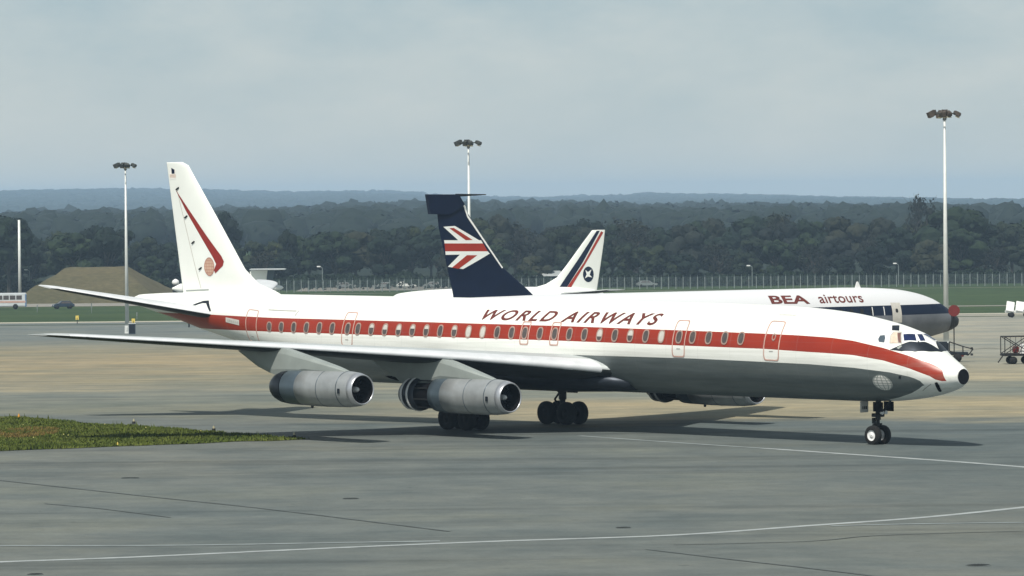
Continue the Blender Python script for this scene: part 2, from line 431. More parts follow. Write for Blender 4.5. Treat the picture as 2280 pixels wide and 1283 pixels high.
# ------------------------------------------------------------------ aircraft shape functions
class Frame:
    def __init__(s, loc, rz):
        s.loc = Vector(loc); s.rz = rz
        s.M = Matrix.Translation(s.loc) @ Matrix.Rotation(rz, 4, 'Z'); s.I = s.M.inverted()
    def lray(s, px, py):
        o, v = ray(px, py); return s.I @ o, s.I.to_3x3() @ v
    def plane(s, px, py, y=0.0):
        o, v = s.lray(px, py); t = (y - o.y) / v.y; p = o + v * t; return p.x, p.z

class Fus:
    """fuselage of elliptical sections; tables are (x, value)"""
    def __init__(s, frame, top, bot, wid, side):
        s.f = frame; s.side = side     # side: sign of y that faces the camera
        s.top = sorted(top); s.bot = sorted(bot); s.wid = sorted(wid)
        def sm(tab):
            xs = np.array([a for a, _ in tab]); ys = np.array([b for _, b in tab])
            # monotone cubic (Fritsch-Carlson)
            h = np.diff(xs); d = np.diff(ys) / h; mm = np.zeros(len(xs)); mm[0] = d[0]; mm[-1] = d[-1]
            for i in range(1, len(xs) - 1):
                mm[i] = 0 if d[i - 1] * d[i] <= 0 else 2 * d[i - 1] * d[i] / (d[i - 1] + d[i])
            def g(x):
                x = np.clip(x, xs[0], xs[-1]); i = np.clip(np.searchsorted(xs, x) - 1, 0, len(h) - 1)
                t = (x - xs[i]) / h[i]
                return ((2 * t ** 3 - 3 * t ** 2 + 1) * ys[i] + (t ** 3 - 2 * t ** 2 + t) * h[i] * mm[i] + (-2 * t ** 3 + 3 * t ** 2) * ys[i + 1] + (t ** 3 - t ** 2) * h[i] * mm[i + 1])
            return g
        s.gt, s.gb, s.gw = sm(s.top), sm(s.bot), sm(s.wid)
        s.x0, s.x1 = s.top[0][0], s.top[-1][0]
    def pt(s, x, phi, off=0.0, side=None):
        sd = s.side if side is None else side
        t, b, w_ = float(s.gt(x)), float(s.gb(x)), float(s.gw(x)); zc, h = (t + b) / 2, (t - b) / 2
        n = Vector((0, sd * math.cos(phi) / w_, math.sin(phi) / h))
        e = 0.05
        t2, b2, w2 = float(s.gt(x + e)), float(s.gb(x + e)), float(s.gw(x + e))
        p = Vector((x, sd * w_ * math.cos(phi), zc + h * math.sin(phi)))
        p2 = Vector((x + e, sd * w2 * math.cos(phi), (t2 + b2) / 2 + (t2 - b2) / 2 * math.sin(phi)))
        if x + e <= s.x1:
            tx = (p2 - p).normalized(); ty = Vector((0, -sd * w_ * math.sin(phi), h * math.cos(phi))).normalized()
            n = tx.cross(ty)
            if n.y * sd * math.cos(phi) + n.z * math.sin(phi) < 0: n = -n
        n.normalize()
        return p + n * off
    def hit(s, px, py):
        o, v = s.f.lray(px, py); v = np.array(v); o = np.array(o)
        tt = np.arange(60, 420, 0.02); P = o[None] + tt[:, None] * v[None] / np.linalg.norm(v)
        x = P[:, 0]; ok = (x > s.x0) & (x < s.x1)
        t_, b_, w_ = s.gt(x), s.gb(x), s.gw(x)
        F_ = (P[:, 1] / w_) ** 2 + ((P[:, 2] - (t_ + b_) / 2) / ((t_ - b_) / 2)) ** 2
        F_[~ok] = 9
        k = np.argmax(F_ < 1) if (F_ < 1).any() else int(np.argmin(F_))
        p = P[k]; zc = (s.gt(p[0]) + s.gb(p[0])) / 2; h = (s.gt(p[0]) - s.gb(p[0])) / 2
        phi = math.atan2((p[2] - zc) / h, s.side * p[1] / s.gw(p[0]))
        return float(p[0]), float(phi), float(p[2])
    def phi_of(s, x, z):
        zc = (float(s.gt(x)) + float(s.gb(x))) / 2; h = (float(s.gt(x)) - float(s.gb(x))) / 2
        return math.asin(max(-1, min(1, (z - zc) / h)))
    def build(s, name, mat, parent, nseg=56, step=0.35):
        xs = [s.x0]
        x = s.x0
        while x < s.x1 - 0.02:
            st = step if (s.x1 - x > 6.0) else 0.12
            if s.x1 - x < 0.7: st = 0.05
            x += st; xs.append(min(x, s.x1))
        vs, fs = [], []
        for x in xs:
            t, b, w_ = float(s.gt(x)), float(s.gb(x)), float(s.gw(x))
            for i in range(nseg):
                a = 2 * math.pi * i / nseg; vs.append((x, w_ * math.cos(a), (t + b) / 2 + (t - b) / 2 * math.sin(a)))
        n = len(xs)
        for k in range(n - 1):
            for i in range(nseg):
                j = (i + 1) % nseg; fs.append((k * nseg + i, (k + 1) * nseg + i, (k + 1) * nseg + j, k * nseg + j))
        fs.append(tuple(range(nseg))); fs.append(tuple((n - 1) * nseg + i for i in range(nseg))[::-1])
        o = from_lists(name, vs, fs, mat, parent)
        bm = bmesh.new(); bm.from_mesh(o.data); bmesh.ops.recalc_face_normals(bm, faces=bm.faces)
        for f in bm.faces: f.smooth = len(f.verts) == 4
        bm.to_mesh(o.data); bm.free()
        return o

def decal_mesh(loops, du=0.25, dv=0.12):
    """filled 2D shape (first loop outer) cut into a grid so it can follow a curved skin"""
    bm = bmesh.new()
    edges = []
    for lp in loops:
        vs = [bm.verts.new((p[0], p[1], 0)) for p in lp]
        for i in range(len(vs)): edges.append(bm.edges.new((vs[i], vs[(i + 1) % len(vs)])))
    bmesh.ops.triangle_fill(bm, edges=edges, use_beauty=True)
    grid_cut(bm, du, dv); return bm

def grid_cut(bm, du, dv):
    for ax, st in ((0, du), (1, dv)):
        c = [v.co[ax] for v in bm.verts]
        if not c: return
        lo, hi = min(c), max(c); k = math.ceil(lo / st + 1e-6)
        while k * st < hi - 1e-6:
            co = [0, 0, 0]; no = [0, 0, 0]; co[ax] = k * st; no[ax] = 1
            bmesh.ops.bisect_plane(bm, geom=bm.verts[:] + bm.edges[:] + bm.faces[:], plane_co=co, plane_no=no, dist=1e-5); k += 1

def on_fus(name, loops, F, mat, parent, off=0.012, side=None, du=0.3, dphi=0.06):
    bm = decal_mesh(loops, du, dphi)
    for v in bm.verts: v.co = F.pt(v.co.x, v.co.y, off, side)
    return from_bm(name, bm, mat, parent)

def ring_on_fus(name, outer, inner, F, mat, parent, off=0.014, side=None):
    """band between two loops of equal length, with a raised thickness"""
    n = len(outer); vs = []
    for lp, o_ in ((outer, 0.002), (outer, off), (inner, off), (inner, 0.002)):
        for p in lp: vs.append(F.pt(p[0], p[1], o_, side))
    fs = []
    for k in range(3):
        for i in range(n):
            j = (i + 1) % n; fs.append((k * n + i, k * n + j, (k + 1) * n + j, (k + 1) * n + i))
    o = from_lists(name, vs, fs, mat, parent)
    return o

def oval(cx, cp, rx, rp, n=20, p=2.6):
    r = []
    for i in range(n):
        a = 2 * math.pi * i / n; c_, s_ = math.cos(a), math.sin(a)
        r.append((cx + rx * math.copysign(abs(c_) ** (2 / p), c_), cp + rp * math.copysign(abs(s_) ** (2 / p), s_)))
    return r

def naca(x): return 5 * (0.2969 * math.sqrt(max(x, 0)) - 0.126 * x - 0.3516 * x * x + 0.2843 * x ** 3 - 0.1036 * x ** 4)

class Surf:
    """wing, tailplane or fin lofted through stations (span, le_x, te_x, height, t/c)"""
    def __init__(s, stations, vertical=False, side=1):
        s.st = stations; s.v = vertical; s.side = side
    def at(s, sp):
        tb = s.st; xs = [a[0] for a in tb]
        return [float(np.interp(sp, xs, [a[k] for a in tb])) for k in range(1, 5)]
    def build(s, name, mat, parent, n=18, sub=5, lower=None, camber=0.0, twist=0.0):
        sp = []
        for a, b_ in zip(s.st[:-1], s.st[1:]):
            for k in range(sub): sp.append(a[0] + (b_[0] - a[0]) * k / sub)
        sp.append(s.st[-1][0])
        fr = [(1 - math.cos(math.pi * i / n)) / 2 for i in range(n + 1)]
        vs, fs = [], []; L = 2 * n
        for q in sp:
            le, te, z, tc_ = s.at(q); c = le - te
            loop = [(f, 1) for f in fr[:-1]] + [(f, -1) for f in fr[:0:-1]]
            for f, sg in loop:
                th = naca(f) * tc_ * c * sg; cb = camber * c * 4 * f * (1 - f)
                x = le - f * c
                if s.v: vs.append((x, th, q))
                else: vs.append((x, s.side * q, z + th + cb - twist * f * c))
        m_ = len(sp)
        for k in range(m_ - 1):
            for i in range(L):
                j = (i + 1) % L; fs.append((k * L + i, k * L + j, (k + 1) * L + j, (k + 1) * L + i))
        fs.append(tuple(range(L))); fs.append(tuple((m_ - 1) * L + i for i in range(L)))
        o = from_lists(name, vs, fs, mat, parent)
        bm = bmesh.new(); bm.from_mesh(o.data); bmesh.ops.recalc_face_normals(bm, faces=bm.faces)
        for f in bm.faces: f.smooth = len(f.verts) == 4
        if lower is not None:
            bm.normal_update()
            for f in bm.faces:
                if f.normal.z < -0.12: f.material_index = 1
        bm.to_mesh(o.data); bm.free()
        if lower is not None: o.data.materials.append(lower)
        return o
    def half(s, x, q):
        le, te, z, tc_ = s.at(q); c = max(le - te, 0.05); f = min(max((le - x) / c, 0), 1)
        return naca(f) * tc_ * c

def on_fin(name, loops, S, mat, parent, side, off=0.012, du=0.2, dv=0.25):
    bm = decal_mesh(loops, du, dv)
    for v in bm.verts:
        x, q = v.co.x, v.co.y; v.co = Vector((x, side * (S.half(x, q) + off), q))
    return from_bm(name, bm, mat, parent)

def text_bm(txt, shear=0.0, space=1.0, bold=0.0):
    cu = bpy.data.curves.new('lettering_curve', 'FONT'); cu.body = txt; cu.shear = shear; cu.space_character = space; cu.offset = bold
    ob = bpy.data.objects.new('lettering_tmp', cu); C.objects.link(ob)
    bpy.context.view_layer.update()
    dg = bpy.context.evaluated_depsgraph_get(); me = bpy.data.meshes.new_from_object(ob.evaluated_get(dg))
    bm = bmesh.new(); bm.from_mesh(me); bpy.data.meshes.remove(me)
    bpy.data.objects.remove(ob); bpy.data.curves.remove(cu)
    return bm

def text_on_fus(name, txt, F, x0, x1, p0, p1, p0b, p1b, mat, parent, shear=0.0, space=1.0, bold=0.0, off=0.012, side=None):
    bm = text_bm(txt, shear, space, bold)
    xs = [v.co.x for v in bm.verts]; ys = [v.co.y for v in bm.verts]
    ax, bx, ay, by = min(xs), max(xs), min(ys), max(ys)
    for v in bm.verts:
        u = (v.co.x - ax) / (bx - ax); vv = (v.co.y - ay) / (by - ay)
        lo = p0 + (p0b - p0) * u; hi = p1 + (p1b - p1) * u
        v.co = Vector((x0 + (x1 - x0) * u, lo + (hi - lo) * vv, 0))
    grid_cut(bm, 0.4, 0.05)
    for v in bm.verts: v.co = F.pt(v.co.x, v.co.y, off, side)
    return from_bm(name, bm, mat, parent)

def split_letters(o, name='letter'):
    '''every glyph of a lettering object becomes a part of its own'''
    bm = bmesh.new(); bm.from_mesh(o.data); bm.verts.ensure_lookup_table()
    seen = set(); groups = []
    for v in bm.verts:
        if v.index in seen: continue
        st_ = [v]; seen.add(v.index); g_ = []
        while st_:
            a = st_.pop(); g_.append(a.index)
            for e in a.link_edges:
                b_ = e.other_vert(a)
                if b_.index not in seen: seen.add(b_.index); st_.append(b_)
        groups.append(set(g_))
    groups.sort(key=lambda g_: -len(g_))
    par, mt_ = o.parent, o.data.materials[0]
    for g_ in groups:
        idx = sorted(g_); mp_ = {a: i for i, a in enumerate(idx)}
        fs_ = [tuple(mp_[v.index] for v in f.verts) for f in bm.faces if f.verts[0].index in g_]
        if fs_: from_lists(name, [tuple(bm.verts[i].co) for i in idx], fs_, mt_, par)
    bm.free(); bpy.data.objects.remove(o)

def globe_mark(name, centre2, ru, rv, mapf, disc_mat, line_mat, parent, lw=0.03):
    """round emblem: disc with a lattice of meridians and parallels as a sub-part"""
    n = 32
    bm = decal_mesh([[(centre2[0] + ru * math.cos(2 * math.pi * i / n), centre2[1] + rv * math.sin(2 * math.pi * i / n)) for i in range(n)]], 0.2, 0.1)
    for v in bm.verts: v.co = mapf(v.co.x, v.co.y, 0.014)
    disc = from_bm(name, bm, disc_mat, parent)
    bm = bmesh.new()
    def band(pts):
        for a, b_ in zip(pts[:-1], pts[1:]):
            d = Vector((b_[0] - a[0], b_[1] - a[1])); L = d.length
            if L < 1e-6: continue
            nn = Vector((-d.y, d.x)) / L * lw * 0.5
            q = [(a[0] + nn.x, a[1] + nn.y), (b_[0] + nn.x, b_[1] + nn.y), (b_[0] - nn.x, b_[1] - nn.y), (a[0] - nn.x, a[1] - nn.y)]
            bm.faces.new([bm.verts.new(mapf(centre2[0] + ru * u, centre2[1] + rv * v_, 0.018)) for u, v_ in q])
    for k in (-0.85, -0.5, 0, 0.5, 0.85):
        band([(k * math.cos(a), math.sin(a)) for a in np.linspace(-1.45, 1.45, 14)])
    for k in (-0.66, -0.33, 0, 0.33, 0.66):
        L = math.sqrt(1 - k * k); band([(u, k) for u in np.linspace(-L, L, 8)])
    band([(math.cos(a) * 0.97, math.sin(a) * 0.97) for a in np.linspace(0, 2 * math.pi, 33)])
    from_bm('globe_lines', bm, line_mat, disc)
    return disc

def wheel(parent, c, r, wd, hub=True, seg=28, hubmat=None):
    t_ = lathe('tyre', [(-wd / 2, r * 0.55), (-wd / 2, r * 0.86), (-wd * 0.36, r * 0.97), (-wd * 0.15, r), (wd * 0.15, r), (wd * 0.36, r * 0.97), (wd / 2, r * 0.86), (wd / 2, r * 0.55)], c, M['tyre'], parent, 'Y', seg)
    if hub:
        lathe('rim', [(-wd * 0.42, 0.02), (-wd * 0.42, r * 0.22), (-wd * 0.30, r * 0.26), (-wd * 0.36, r * 0.5), (-wd * 0.47, r * 0.56), (wd * 0.47, r * 0.56), (wd * 0.36, r * 0.5), (wd * 0.36, 0.02)], c, hubmat or M['hub'], parent, 'Y', seg)
    return t_

# ------------------------------------------------------------------ the big airliner
CX, CY, HEAD = 122.4961, -136.84, math.radians(90) - (math.radians(132) + 0.1018)
MR = Matrix.Rotation(HEAD, 4, 'Z')
loc = MR @ Vector((-CX, -CY, 0))
fr1 = Frame(loc, HEAD)
top = [(0.0, 3.42), (-.13, 3.50), (-.64, 3.76), (-1.28, 4.14), (-1.65, 4.42), (-2.05, 4.70), (-2.5, 4.92), (-3.0, 5.08), (-3.74, 5.27), (-4.8, 5.48), (-6.4, 5.72), (-9.1, 5.93), (-11.9, 6.02), (-14.7, 6.06), (-25, 6.11), (-46, 6.15), (-53.5, 6.16), (-57.6, 6.03), (-58.3, 5.82), (-58.42, 5.70)]
bot = [(0.0, 2.76), (-.18, 2.66), (-.52, 2.50), (-1.43, 2.25), (-2.6, 2.06), (-3.8, 1.95), (-6.4, 1.88), (-9, 1.88), (-38, 1.88), (-41, 2.05), (-44, 2.55), (-48, 3.45), (-50, 3.86), (-52, 4.25), (-54.3, 4.76), (-57.6, 5.40), (-58.3, 5.55), (-58.42, 5.62)]
wid = [(0.0, .37), (-.12, .50), (-.5, .78), (-1.3, 1.12), (-2.7, 1.47), (-4, 1.64), (-6, 1.78), (-9, 1.85), (-12, 1.865), (-38, 1.865), (-42, 1.80), (-46, 1.6), (-50, 1.25), (-54, .78), (-57.6, .30), (-58.3, .12), (-58.42, .06)]
A = empty('jet_airliner', loc, HEAD, 'large white four-engined jet with red stripe and WORLD AIRWAYS title, taxiing in front', 'airliner')
F1 = Fus(fr1, top, bot, wid, -1)

# livery of the body: red band, bare grey belly, both measured in the body's own coordinates
def curve_node(t, val, pts, lo, hi):
    """float curve of x -> z (z scaled from lo..hi)"""
    fc = N(t, 'ShaderNodeFloatCurve'); cm = fc.mapping; c = cm.curves[0]
    xs = [(-x) / 60.0 for x, _ in pts]; zs = [(z - lo) / (hi - lo) for _, z in pts]
    q = sorted(zip(xs, zs))
    c.points[0].location = q[0]; c.points[1].location = q[-1]
    for a in q[1:-1]: c.points.new(*a)
    for p in c.points: p.handle_type = 'VECTOR'
    cm.update()
    t.links.new(math_(t, 'MULTIPLY', val, -1 / 60.0), fc.inputs['Value'])
    return math_(t, 'ADD', math_(t, 'MULTIPLY', fc.outputs[0], hi - lo), lo)

def hitlist(F, pts): return [(h[0], h[2]) for h in (F.hit(*p) for p in pts)]
st_top = hitlist(F1, [(475, 701), (610, 708), (760, 712), (900, 716), (1250, 726), (1550, 737), (1700, 743), (1780, 747), (1850, 752), (1900, 759), (1968, 775), (2020, 791), (2071, 809), (2097, 821), (2103, 828)])
st_bot = hitlist(F1, [(460, 732), (610, 739), (900, 748), (1250, 759), (1550, 771), (1700, 777), (1800, 784), (1850, 787), (1900, 791), (1968, 803), (2020, 819), (2071, 838), (2084, 846), (2092, 849)])
st_top = [(-60, 5.15)] + st_top + [(st_top[-1][0] + 0.06, st_top[-1][1] - 0.12), (st_top[-1][0] + 0.10, st_bot[-1][1] - .15), (0.4, st_bot[-1][1] - .3)]
st_bot = [(-60, 4.42)] + st_bot + [(0.4, st_bot[-1][1] + .02)]
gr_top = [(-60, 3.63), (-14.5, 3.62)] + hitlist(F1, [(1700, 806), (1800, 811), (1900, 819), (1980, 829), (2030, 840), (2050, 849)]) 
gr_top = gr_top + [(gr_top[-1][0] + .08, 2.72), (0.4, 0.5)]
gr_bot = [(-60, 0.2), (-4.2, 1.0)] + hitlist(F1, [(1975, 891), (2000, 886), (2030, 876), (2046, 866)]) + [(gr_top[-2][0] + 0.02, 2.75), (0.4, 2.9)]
mt, t, b = mat_new('airliner_livery'); M['livery'] = mt
tcn = N(t, 'ShaderNodeTexCoord'); sp_ = N(t, 'ShaderNodeSeparateXYZ'); t.links.new(tcn.outputs['Object'], sp_.inputs[0])
ox, oz = sp_.outputs[0], sp_.outputs[2]
ct = curve_node(t, ox, st_top, 0, 7); cb_ = curve_node(t, ox, st_bot, 0, 7); gt_ = curve_node(t, ox, gr_top, 0, 7); gb_ = curve_node(t, ox, gr_bot, 0, 7)
red = math_(t, 'MULTIPLY', math_(t, 'LESS_THAN', oz, ct), math_(t, 'GREATER_THAN', oz, cb_))
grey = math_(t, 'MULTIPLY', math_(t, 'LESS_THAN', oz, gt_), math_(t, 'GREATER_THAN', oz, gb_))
v = tcn.outputs['Object']
nz = noise(t, v, 0.7, 4); mpp = N(t, 'ShaderNodeMapping'); mpp.inputs['Scale'].default_value = (0.25, 2.2, 2.2); t.links.new(v, mpp.inputs[0]); stn = noise(t, mpp.outputs[0], 2.0, 5)
white = ramp(t, nz, [(0.3, (0.79, 0.80, 0.765)), (0.7, (0.82, 0.825, 0.79))])
redc = ramp(t, nz, [(0.3, (0.26, 0.018, 0.003)), (0.7, (0.31, 0.024, 0.004))])
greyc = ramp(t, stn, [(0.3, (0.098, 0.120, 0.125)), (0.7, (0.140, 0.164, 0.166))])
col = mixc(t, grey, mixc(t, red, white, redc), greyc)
col = mixc(t, 1.0, col, ramp(t, stn, [(0.2, (0.93, 0.94, 0.92)), (0.6, 1.0)]), 'MULTIPLY')
# riveted skin joints: thin frames round the body
wv = math_(t, 'ABSOLUTE', math_(t, 'SUBTRACT', math_(t, 'FRACT', math_(t, 'DIVIDE', ox, 2.03)), 0.5))
seam = math_(t, 'GREATER_THAN', wv, 0.494)
col = mixc(t, math_(t, 'MULTIPLY', seam, 0.16), col, (0.3, 0.3, 0.3))
lap = math_(t, 'LESS_THAN', math_(t, 'ABSOLUTE', math_(t, 'SUBTRACT', math_(t, 'FRACT', math_(t, 'DIVIDE', oz, 0.47)), 0.5)), 0.014)
col = mixc(t, math_(t, 'MULTIPLY', lap, 0.13), col, (0.25, 0.26, 0.26))
mps = N(t, 'ShaderNodeMapping'); mps.inputs['Scale'].default_value = (0.12, 3.0, 5.0); t.links.new(v, mps.inputs[0])
grime = noise(t, mps.outputs[0], 1.0, 6, 0.65); low = math_(t, 'LESS_THAN', oz, 4.2)
col = mixc(t, math_(t, 'MULTIPLY', math_(t, 'MULTIPLY', low, ramp(t, grime, [(0.45, 0.0), (0.8, 1.0)])), 0.35), col, (0.22, 0.22, 0.19))
t.links.new(col, b.inputs['Base Color'])
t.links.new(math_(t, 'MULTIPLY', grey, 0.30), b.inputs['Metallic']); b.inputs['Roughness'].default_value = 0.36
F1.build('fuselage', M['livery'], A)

# fairing under the wing root
def loftbox(name, xs, mat, parent):
    vs, fs = [], []; n = 24
    for (x, hw, zt, zb) in xs:
        for i in range(n):
            a = 2 * math.pi * i / n
            vs.append((x, hw * math.copysign(abs(math.cos(a)) ** 0.75, math.cos(a)), (zt + zb) / 2 + (zt - zb) / 2 * math.copysign(abs(math.sin(a)) ** 0.8, math.sin(a))))
    for k in range(len(xs) - 1):
        for i in range(n):
            j = (i + 1) % n; fs.append((k * n + i, (k + 1) * n + i, (k + 1) * n + j, k * n + j))
    fs.append(tuple(range(n))); fs.append(tuple((len(xs) - 1) * n + i for i in range(n))[::-1])
    return from_lists(name, vs, fs, mat, parent, True)
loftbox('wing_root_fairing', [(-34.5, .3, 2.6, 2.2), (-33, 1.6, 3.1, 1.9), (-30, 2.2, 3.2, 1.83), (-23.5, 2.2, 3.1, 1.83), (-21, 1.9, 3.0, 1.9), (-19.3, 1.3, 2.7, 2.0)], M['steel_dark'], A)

def skin_detail(F, parent, sd):
    # cabin windows: frame with pane, some blinds down
    groups = [(-44.8877, 6), (-37.8373, 12), (-22.6864, 7), (-14.5865, 4)]
    xs = [g[0] + 1.016 * k for g in groups for k in range(g[1])] + [-38.62, -25.75, -24.70, -23.69, -15.45]
    blind = {-29.71: 1, -28.69: 1, -27.68: 0.0, -16.59: 1.0, -20.65: .75, -18.62: .55, -32.76: .35, -33.77: .45, -34.79: .6, -35.8: .55, -36.82: .35, -30.72: .4, -31.74: .2, -17.61: .3, -11.54: .25, -42.86: .25}
    for x in sorted(xs):
        ph = F.phi_of(x, 4.575 - 0.004 * (x + 28) * 0)
        ex = min((abs(x + 25.75), abs(x + 23.69))) < 0.05
        R_ = 0.175
        o_ = ring_on_fus('window_frame', oval(x, ph, 0.21, 0.150), oval(x, ph, 0.155, 0.118), F, M['frame'], parent, 0.022, sd)
        on_fus('pane', [oval(x, ph, 0.158, 0.120)], F, M['glass'], o_, 0.010, sd, 0.5, 0.06)
        bl = [v_ for k, v_ in blind.items() if abs(k - x) < 0.06]
        if bl and bl[0] > .3:
            full = oval(x, ph, 0.152, 0.116, 28); cut = ph + 0.116 - 0.232 * bl[0]
            lp = [p for p in full if p[1] >= cut]
            if len(lp) >= 3 and bl[0] < 1:
                lp = sorted(lp, key=lambda p: math.atan2(p[1] - (cut + .02), p[0] - x))
            on_fus('blind', [lp], F, M['blind'], o_, 0.016, sd, 0.5, 0.06)
    # doors and exits
    def door(name, x0, x1, z0, z1, lw=0.055, mat=M['outline'], lean=0.0):
        p0, p1 = F.phi_of((x0 + x1) / 2, z0), F.phi_of((x0 + x1) / 2, z1)
        cx_, cp_, rx_, rp_ = (x0 + x1) / 2, (p0 + p1) / 2, (x1 - x0) / 2, (p1 - p0) / 2
        outer = []; inner = []
        n = 44
        for i in range(n):
            a = 2 * math.pi * i / n + 0.01; c_, s_ = math.cos(a), math.sin(a)
            e = 2 / 9.0
            outer.append((cx_ + rx_ * math.copysign(abs(c_) ** e, c_), cp_ + rp_ * math.copysign(abs(s_) ** e, s_)))
            inner.append((cx_ + (rx_ - lw) * math.copysign(abs(c_) ** e, c_), cp_ + (rp_ - lw / 2) * math.copysign(abs(s_) ** e, s_)))
        # densify sides
        def dens(lp):
            r = []
            for a, b_ in zip(lp, lp[1:] + lp[:1]):
                k = max(1, int(abs(b_[1] - a[1]) / 0.12)); r += [(a[0] + (b_[0] - a[0]) * q / k, a[1] + (b_[1] - a[1]) * q / k) for q in range(k)]
            return r
        cnt = [max(1, int(max(abs(b_[1] - a[1]), abs(d_[1] - c_[1])) / 0.10)) for a, b_, c_, d_ in zip(outer, outer[1:] + outer[:1], inner, inner[1:] + inner[:1])]
        def dn(lp): return [(a[0] + (b_[0] - a[0]) * q / k, a[1] + (b_[1] - a[1]) * q / k) for a, b_, k in zip(lp, lp[1:] + lp[:1], cnt) for q in range(k)]
        return ring_on_fus(name, dn(outer), dn(inner), F, mat, parent, 0.014, sd)
    for (x0, x1, z0, z1) in [(-46.95, -45.98, 3.72, 5.40), (-39.05, -38.18, 3.72, 5.38), (-15.85, -15.02, 3.66, 5.32), (-10.10, -9.14, 3.62, 5.36)]:
        d = door('cabin_door', x0, x1, z0, z1)
        xm = (x0 + x1) / 2
        on_fus('door_handle', [[(xm - .12, F.phi_of(xm, 4.02)), (xm + .12, F.phi_of(xm, 4.02)), (xm + .12, F.phi_of(xm, 4.06)), (xm - .12, F.phi_of(xm, 4.06))]], F, M['outline_grey'], d, 0.012, sd)
    ph = F.phi_of(-9.55, 4.66)
    o_ = ring_on_fus('door_porthole', oval(-9.55, ph, .12, .085, 18, 2), oval(-9.55, ph, .07, .05, 18, 2), F, M['frame'], parent, .02, sd)
    for x in (-25.75, -23.69):
        door('emergency_exit', x - .31, x + .31, 4.02, 5.12, 0.06)
    # cargo hatch lines on the aft roof side
    bmh = [(-45.3, 5.38), (-43.0, 5.35), (-43.0, 5.40), (-45.3, 5.43)]
    on_fus('hatch_edge', [[(x, F.phi_of(x, z)) for x, z in bmh]], F, M['outline_grey'], parent, .010, sd)
    on_fus('hatch_edge', [[(x, F.phi_of(x, z)) for x, z in [(-43.0, 5.14), (-42.94, 5.14), (-42.80, 5.40), (-42.86, 5.40)]]], F, M['outline_grey'], parent, .010, sd)
    on_fus('roof_mark', [[(x, F.phi_of(x, z)) for x, z in [(-9.9, 5.60), (-8.9, 5.60), (-8.9, 5.63), (-9.9, 5.63)]]], F, M['outline_grey'], parent, .010, sd)
    # registration plate in the red band
    ph0, ph1 = F.phi_of(-48.1, 4.66), F.phi_of(-48.1, 4.92)
    pl = on_fus('registration_plate', [[(-48.75, ph0), (-47.52, ph0), (-47.52, ph1), (-48.75, ph1)]], F, M['blind'], parent, .012, sd)
    bm = bmesh.new()
    for k in range(6):
        xx = -48.58 + k * .17
        loops = [[(xx, ph0 + (ph1 - ph0) * .3), (xx + .1, ph0 + (ph1 - ph0) * .3), (xx + .1, ph0 + (ph1 - ph0) * .7), (xx, ph0 + (ph1 - ph0) * .7)]]
        vs = [bm.verts.new(F.pt(p[0], p[1], .017, sd)) for p in loops[0]]; bm.faces.new(vs)
    tag(from_bm('registration_letters', bm, M['outline_grey'], pl), kind='stuff')
skin_detail(F1, A, -1)

h0 = F1.hit(1073, 712); h1 = F1.hit(1090, 690); h2 = F1.hit(1462, 725); h3 = F1.hit(1480, 699)
title = text_on_fus('airline_title', 'WORLD AIRWAYS', F1, h0[0], h3[0], h0[1], h1[1], h2[1], h3[1], M['brownred'], A, shear=0.42, space=1.28, bold=0.022)
split_letters(title)

# nose details
C3 = lambda u, v_: (1900 + u / 5.83, 700 + v_ / 5.83)
def nose_patch(name, pts, mat, parent, off=0.014):
    return on_fus(name, [[(h[0], h[1]) for h in (F1.hit(*C3(*p)) for p in pts)]], F1, mat, parent, off, -1, 0.15, 0.08)
cw = [nose_patch('cockpit_window', [(318, 375), (308, 325), (340, 262), (425, 258), (440, 300), (425, 385)], M['hub'], A, 0.012)]
nose_patch('pane', [(335, 362), (325, 325), (350, 280), (410, 275), (418, 310), (405, 370)], M['steel_blue'], cw[0], 0.02)
c2 = nose_patch('cockpit_window', [(468, 380), (480, 280), (520, 228), (632, 228), (640, 385)], M['outline_grey'], A, 0.012)
nose_patch('pane', [(485, 375), (495, 285), (530, 240), (575, 240), (580, 375)], M['beige'], c2, 0.02)
nose_patch('pane', [(575, 250), (618, 245), (622, 372), (590, 372)], M['brown'], c2, 0.021)
nose_patch('eyebrow_window', [(503, 148), (600, 148), (598, 215), (503, 212)], M['steel_dark'], A, 0.014)
c3 = nose_patch('cockpit_window', [(636, 240), (812, 245), (838, 366), (640, 366)], M['hub'], A, 0.012)
nose_patch('pane', [(650, 264), (800, 264), (822, 350), (662, 350)], M['glass_blue'], c3, 0.02)
# front windscreen panes on both sides of the centre line, mirrored
def mirrored(name, pts, mat, parent, off, both=True):
    hs = [F1.hit(*C3(*p)) for p in pts]
    o_ = on_fus(name, [[(h[0], h[1]) for h in hs]], F1, mat, parent, off, -1, 0.15, 0.08)
    if both: on_fus(name, [[(h[0], h[1]) for h in hs]], F1, mat, parent, off, 1, 0.15, 0.08)
    return o_
c4 = mirrored('windscreen', [(816, 246), (900, 250), (955, 366), (858, 366)], M['hub'], A, 0.012)
mirrored('pane', [(828, 264), (892, 264), (935, 350), (872, 350)], M['glass_blue'], c4, 0.02)
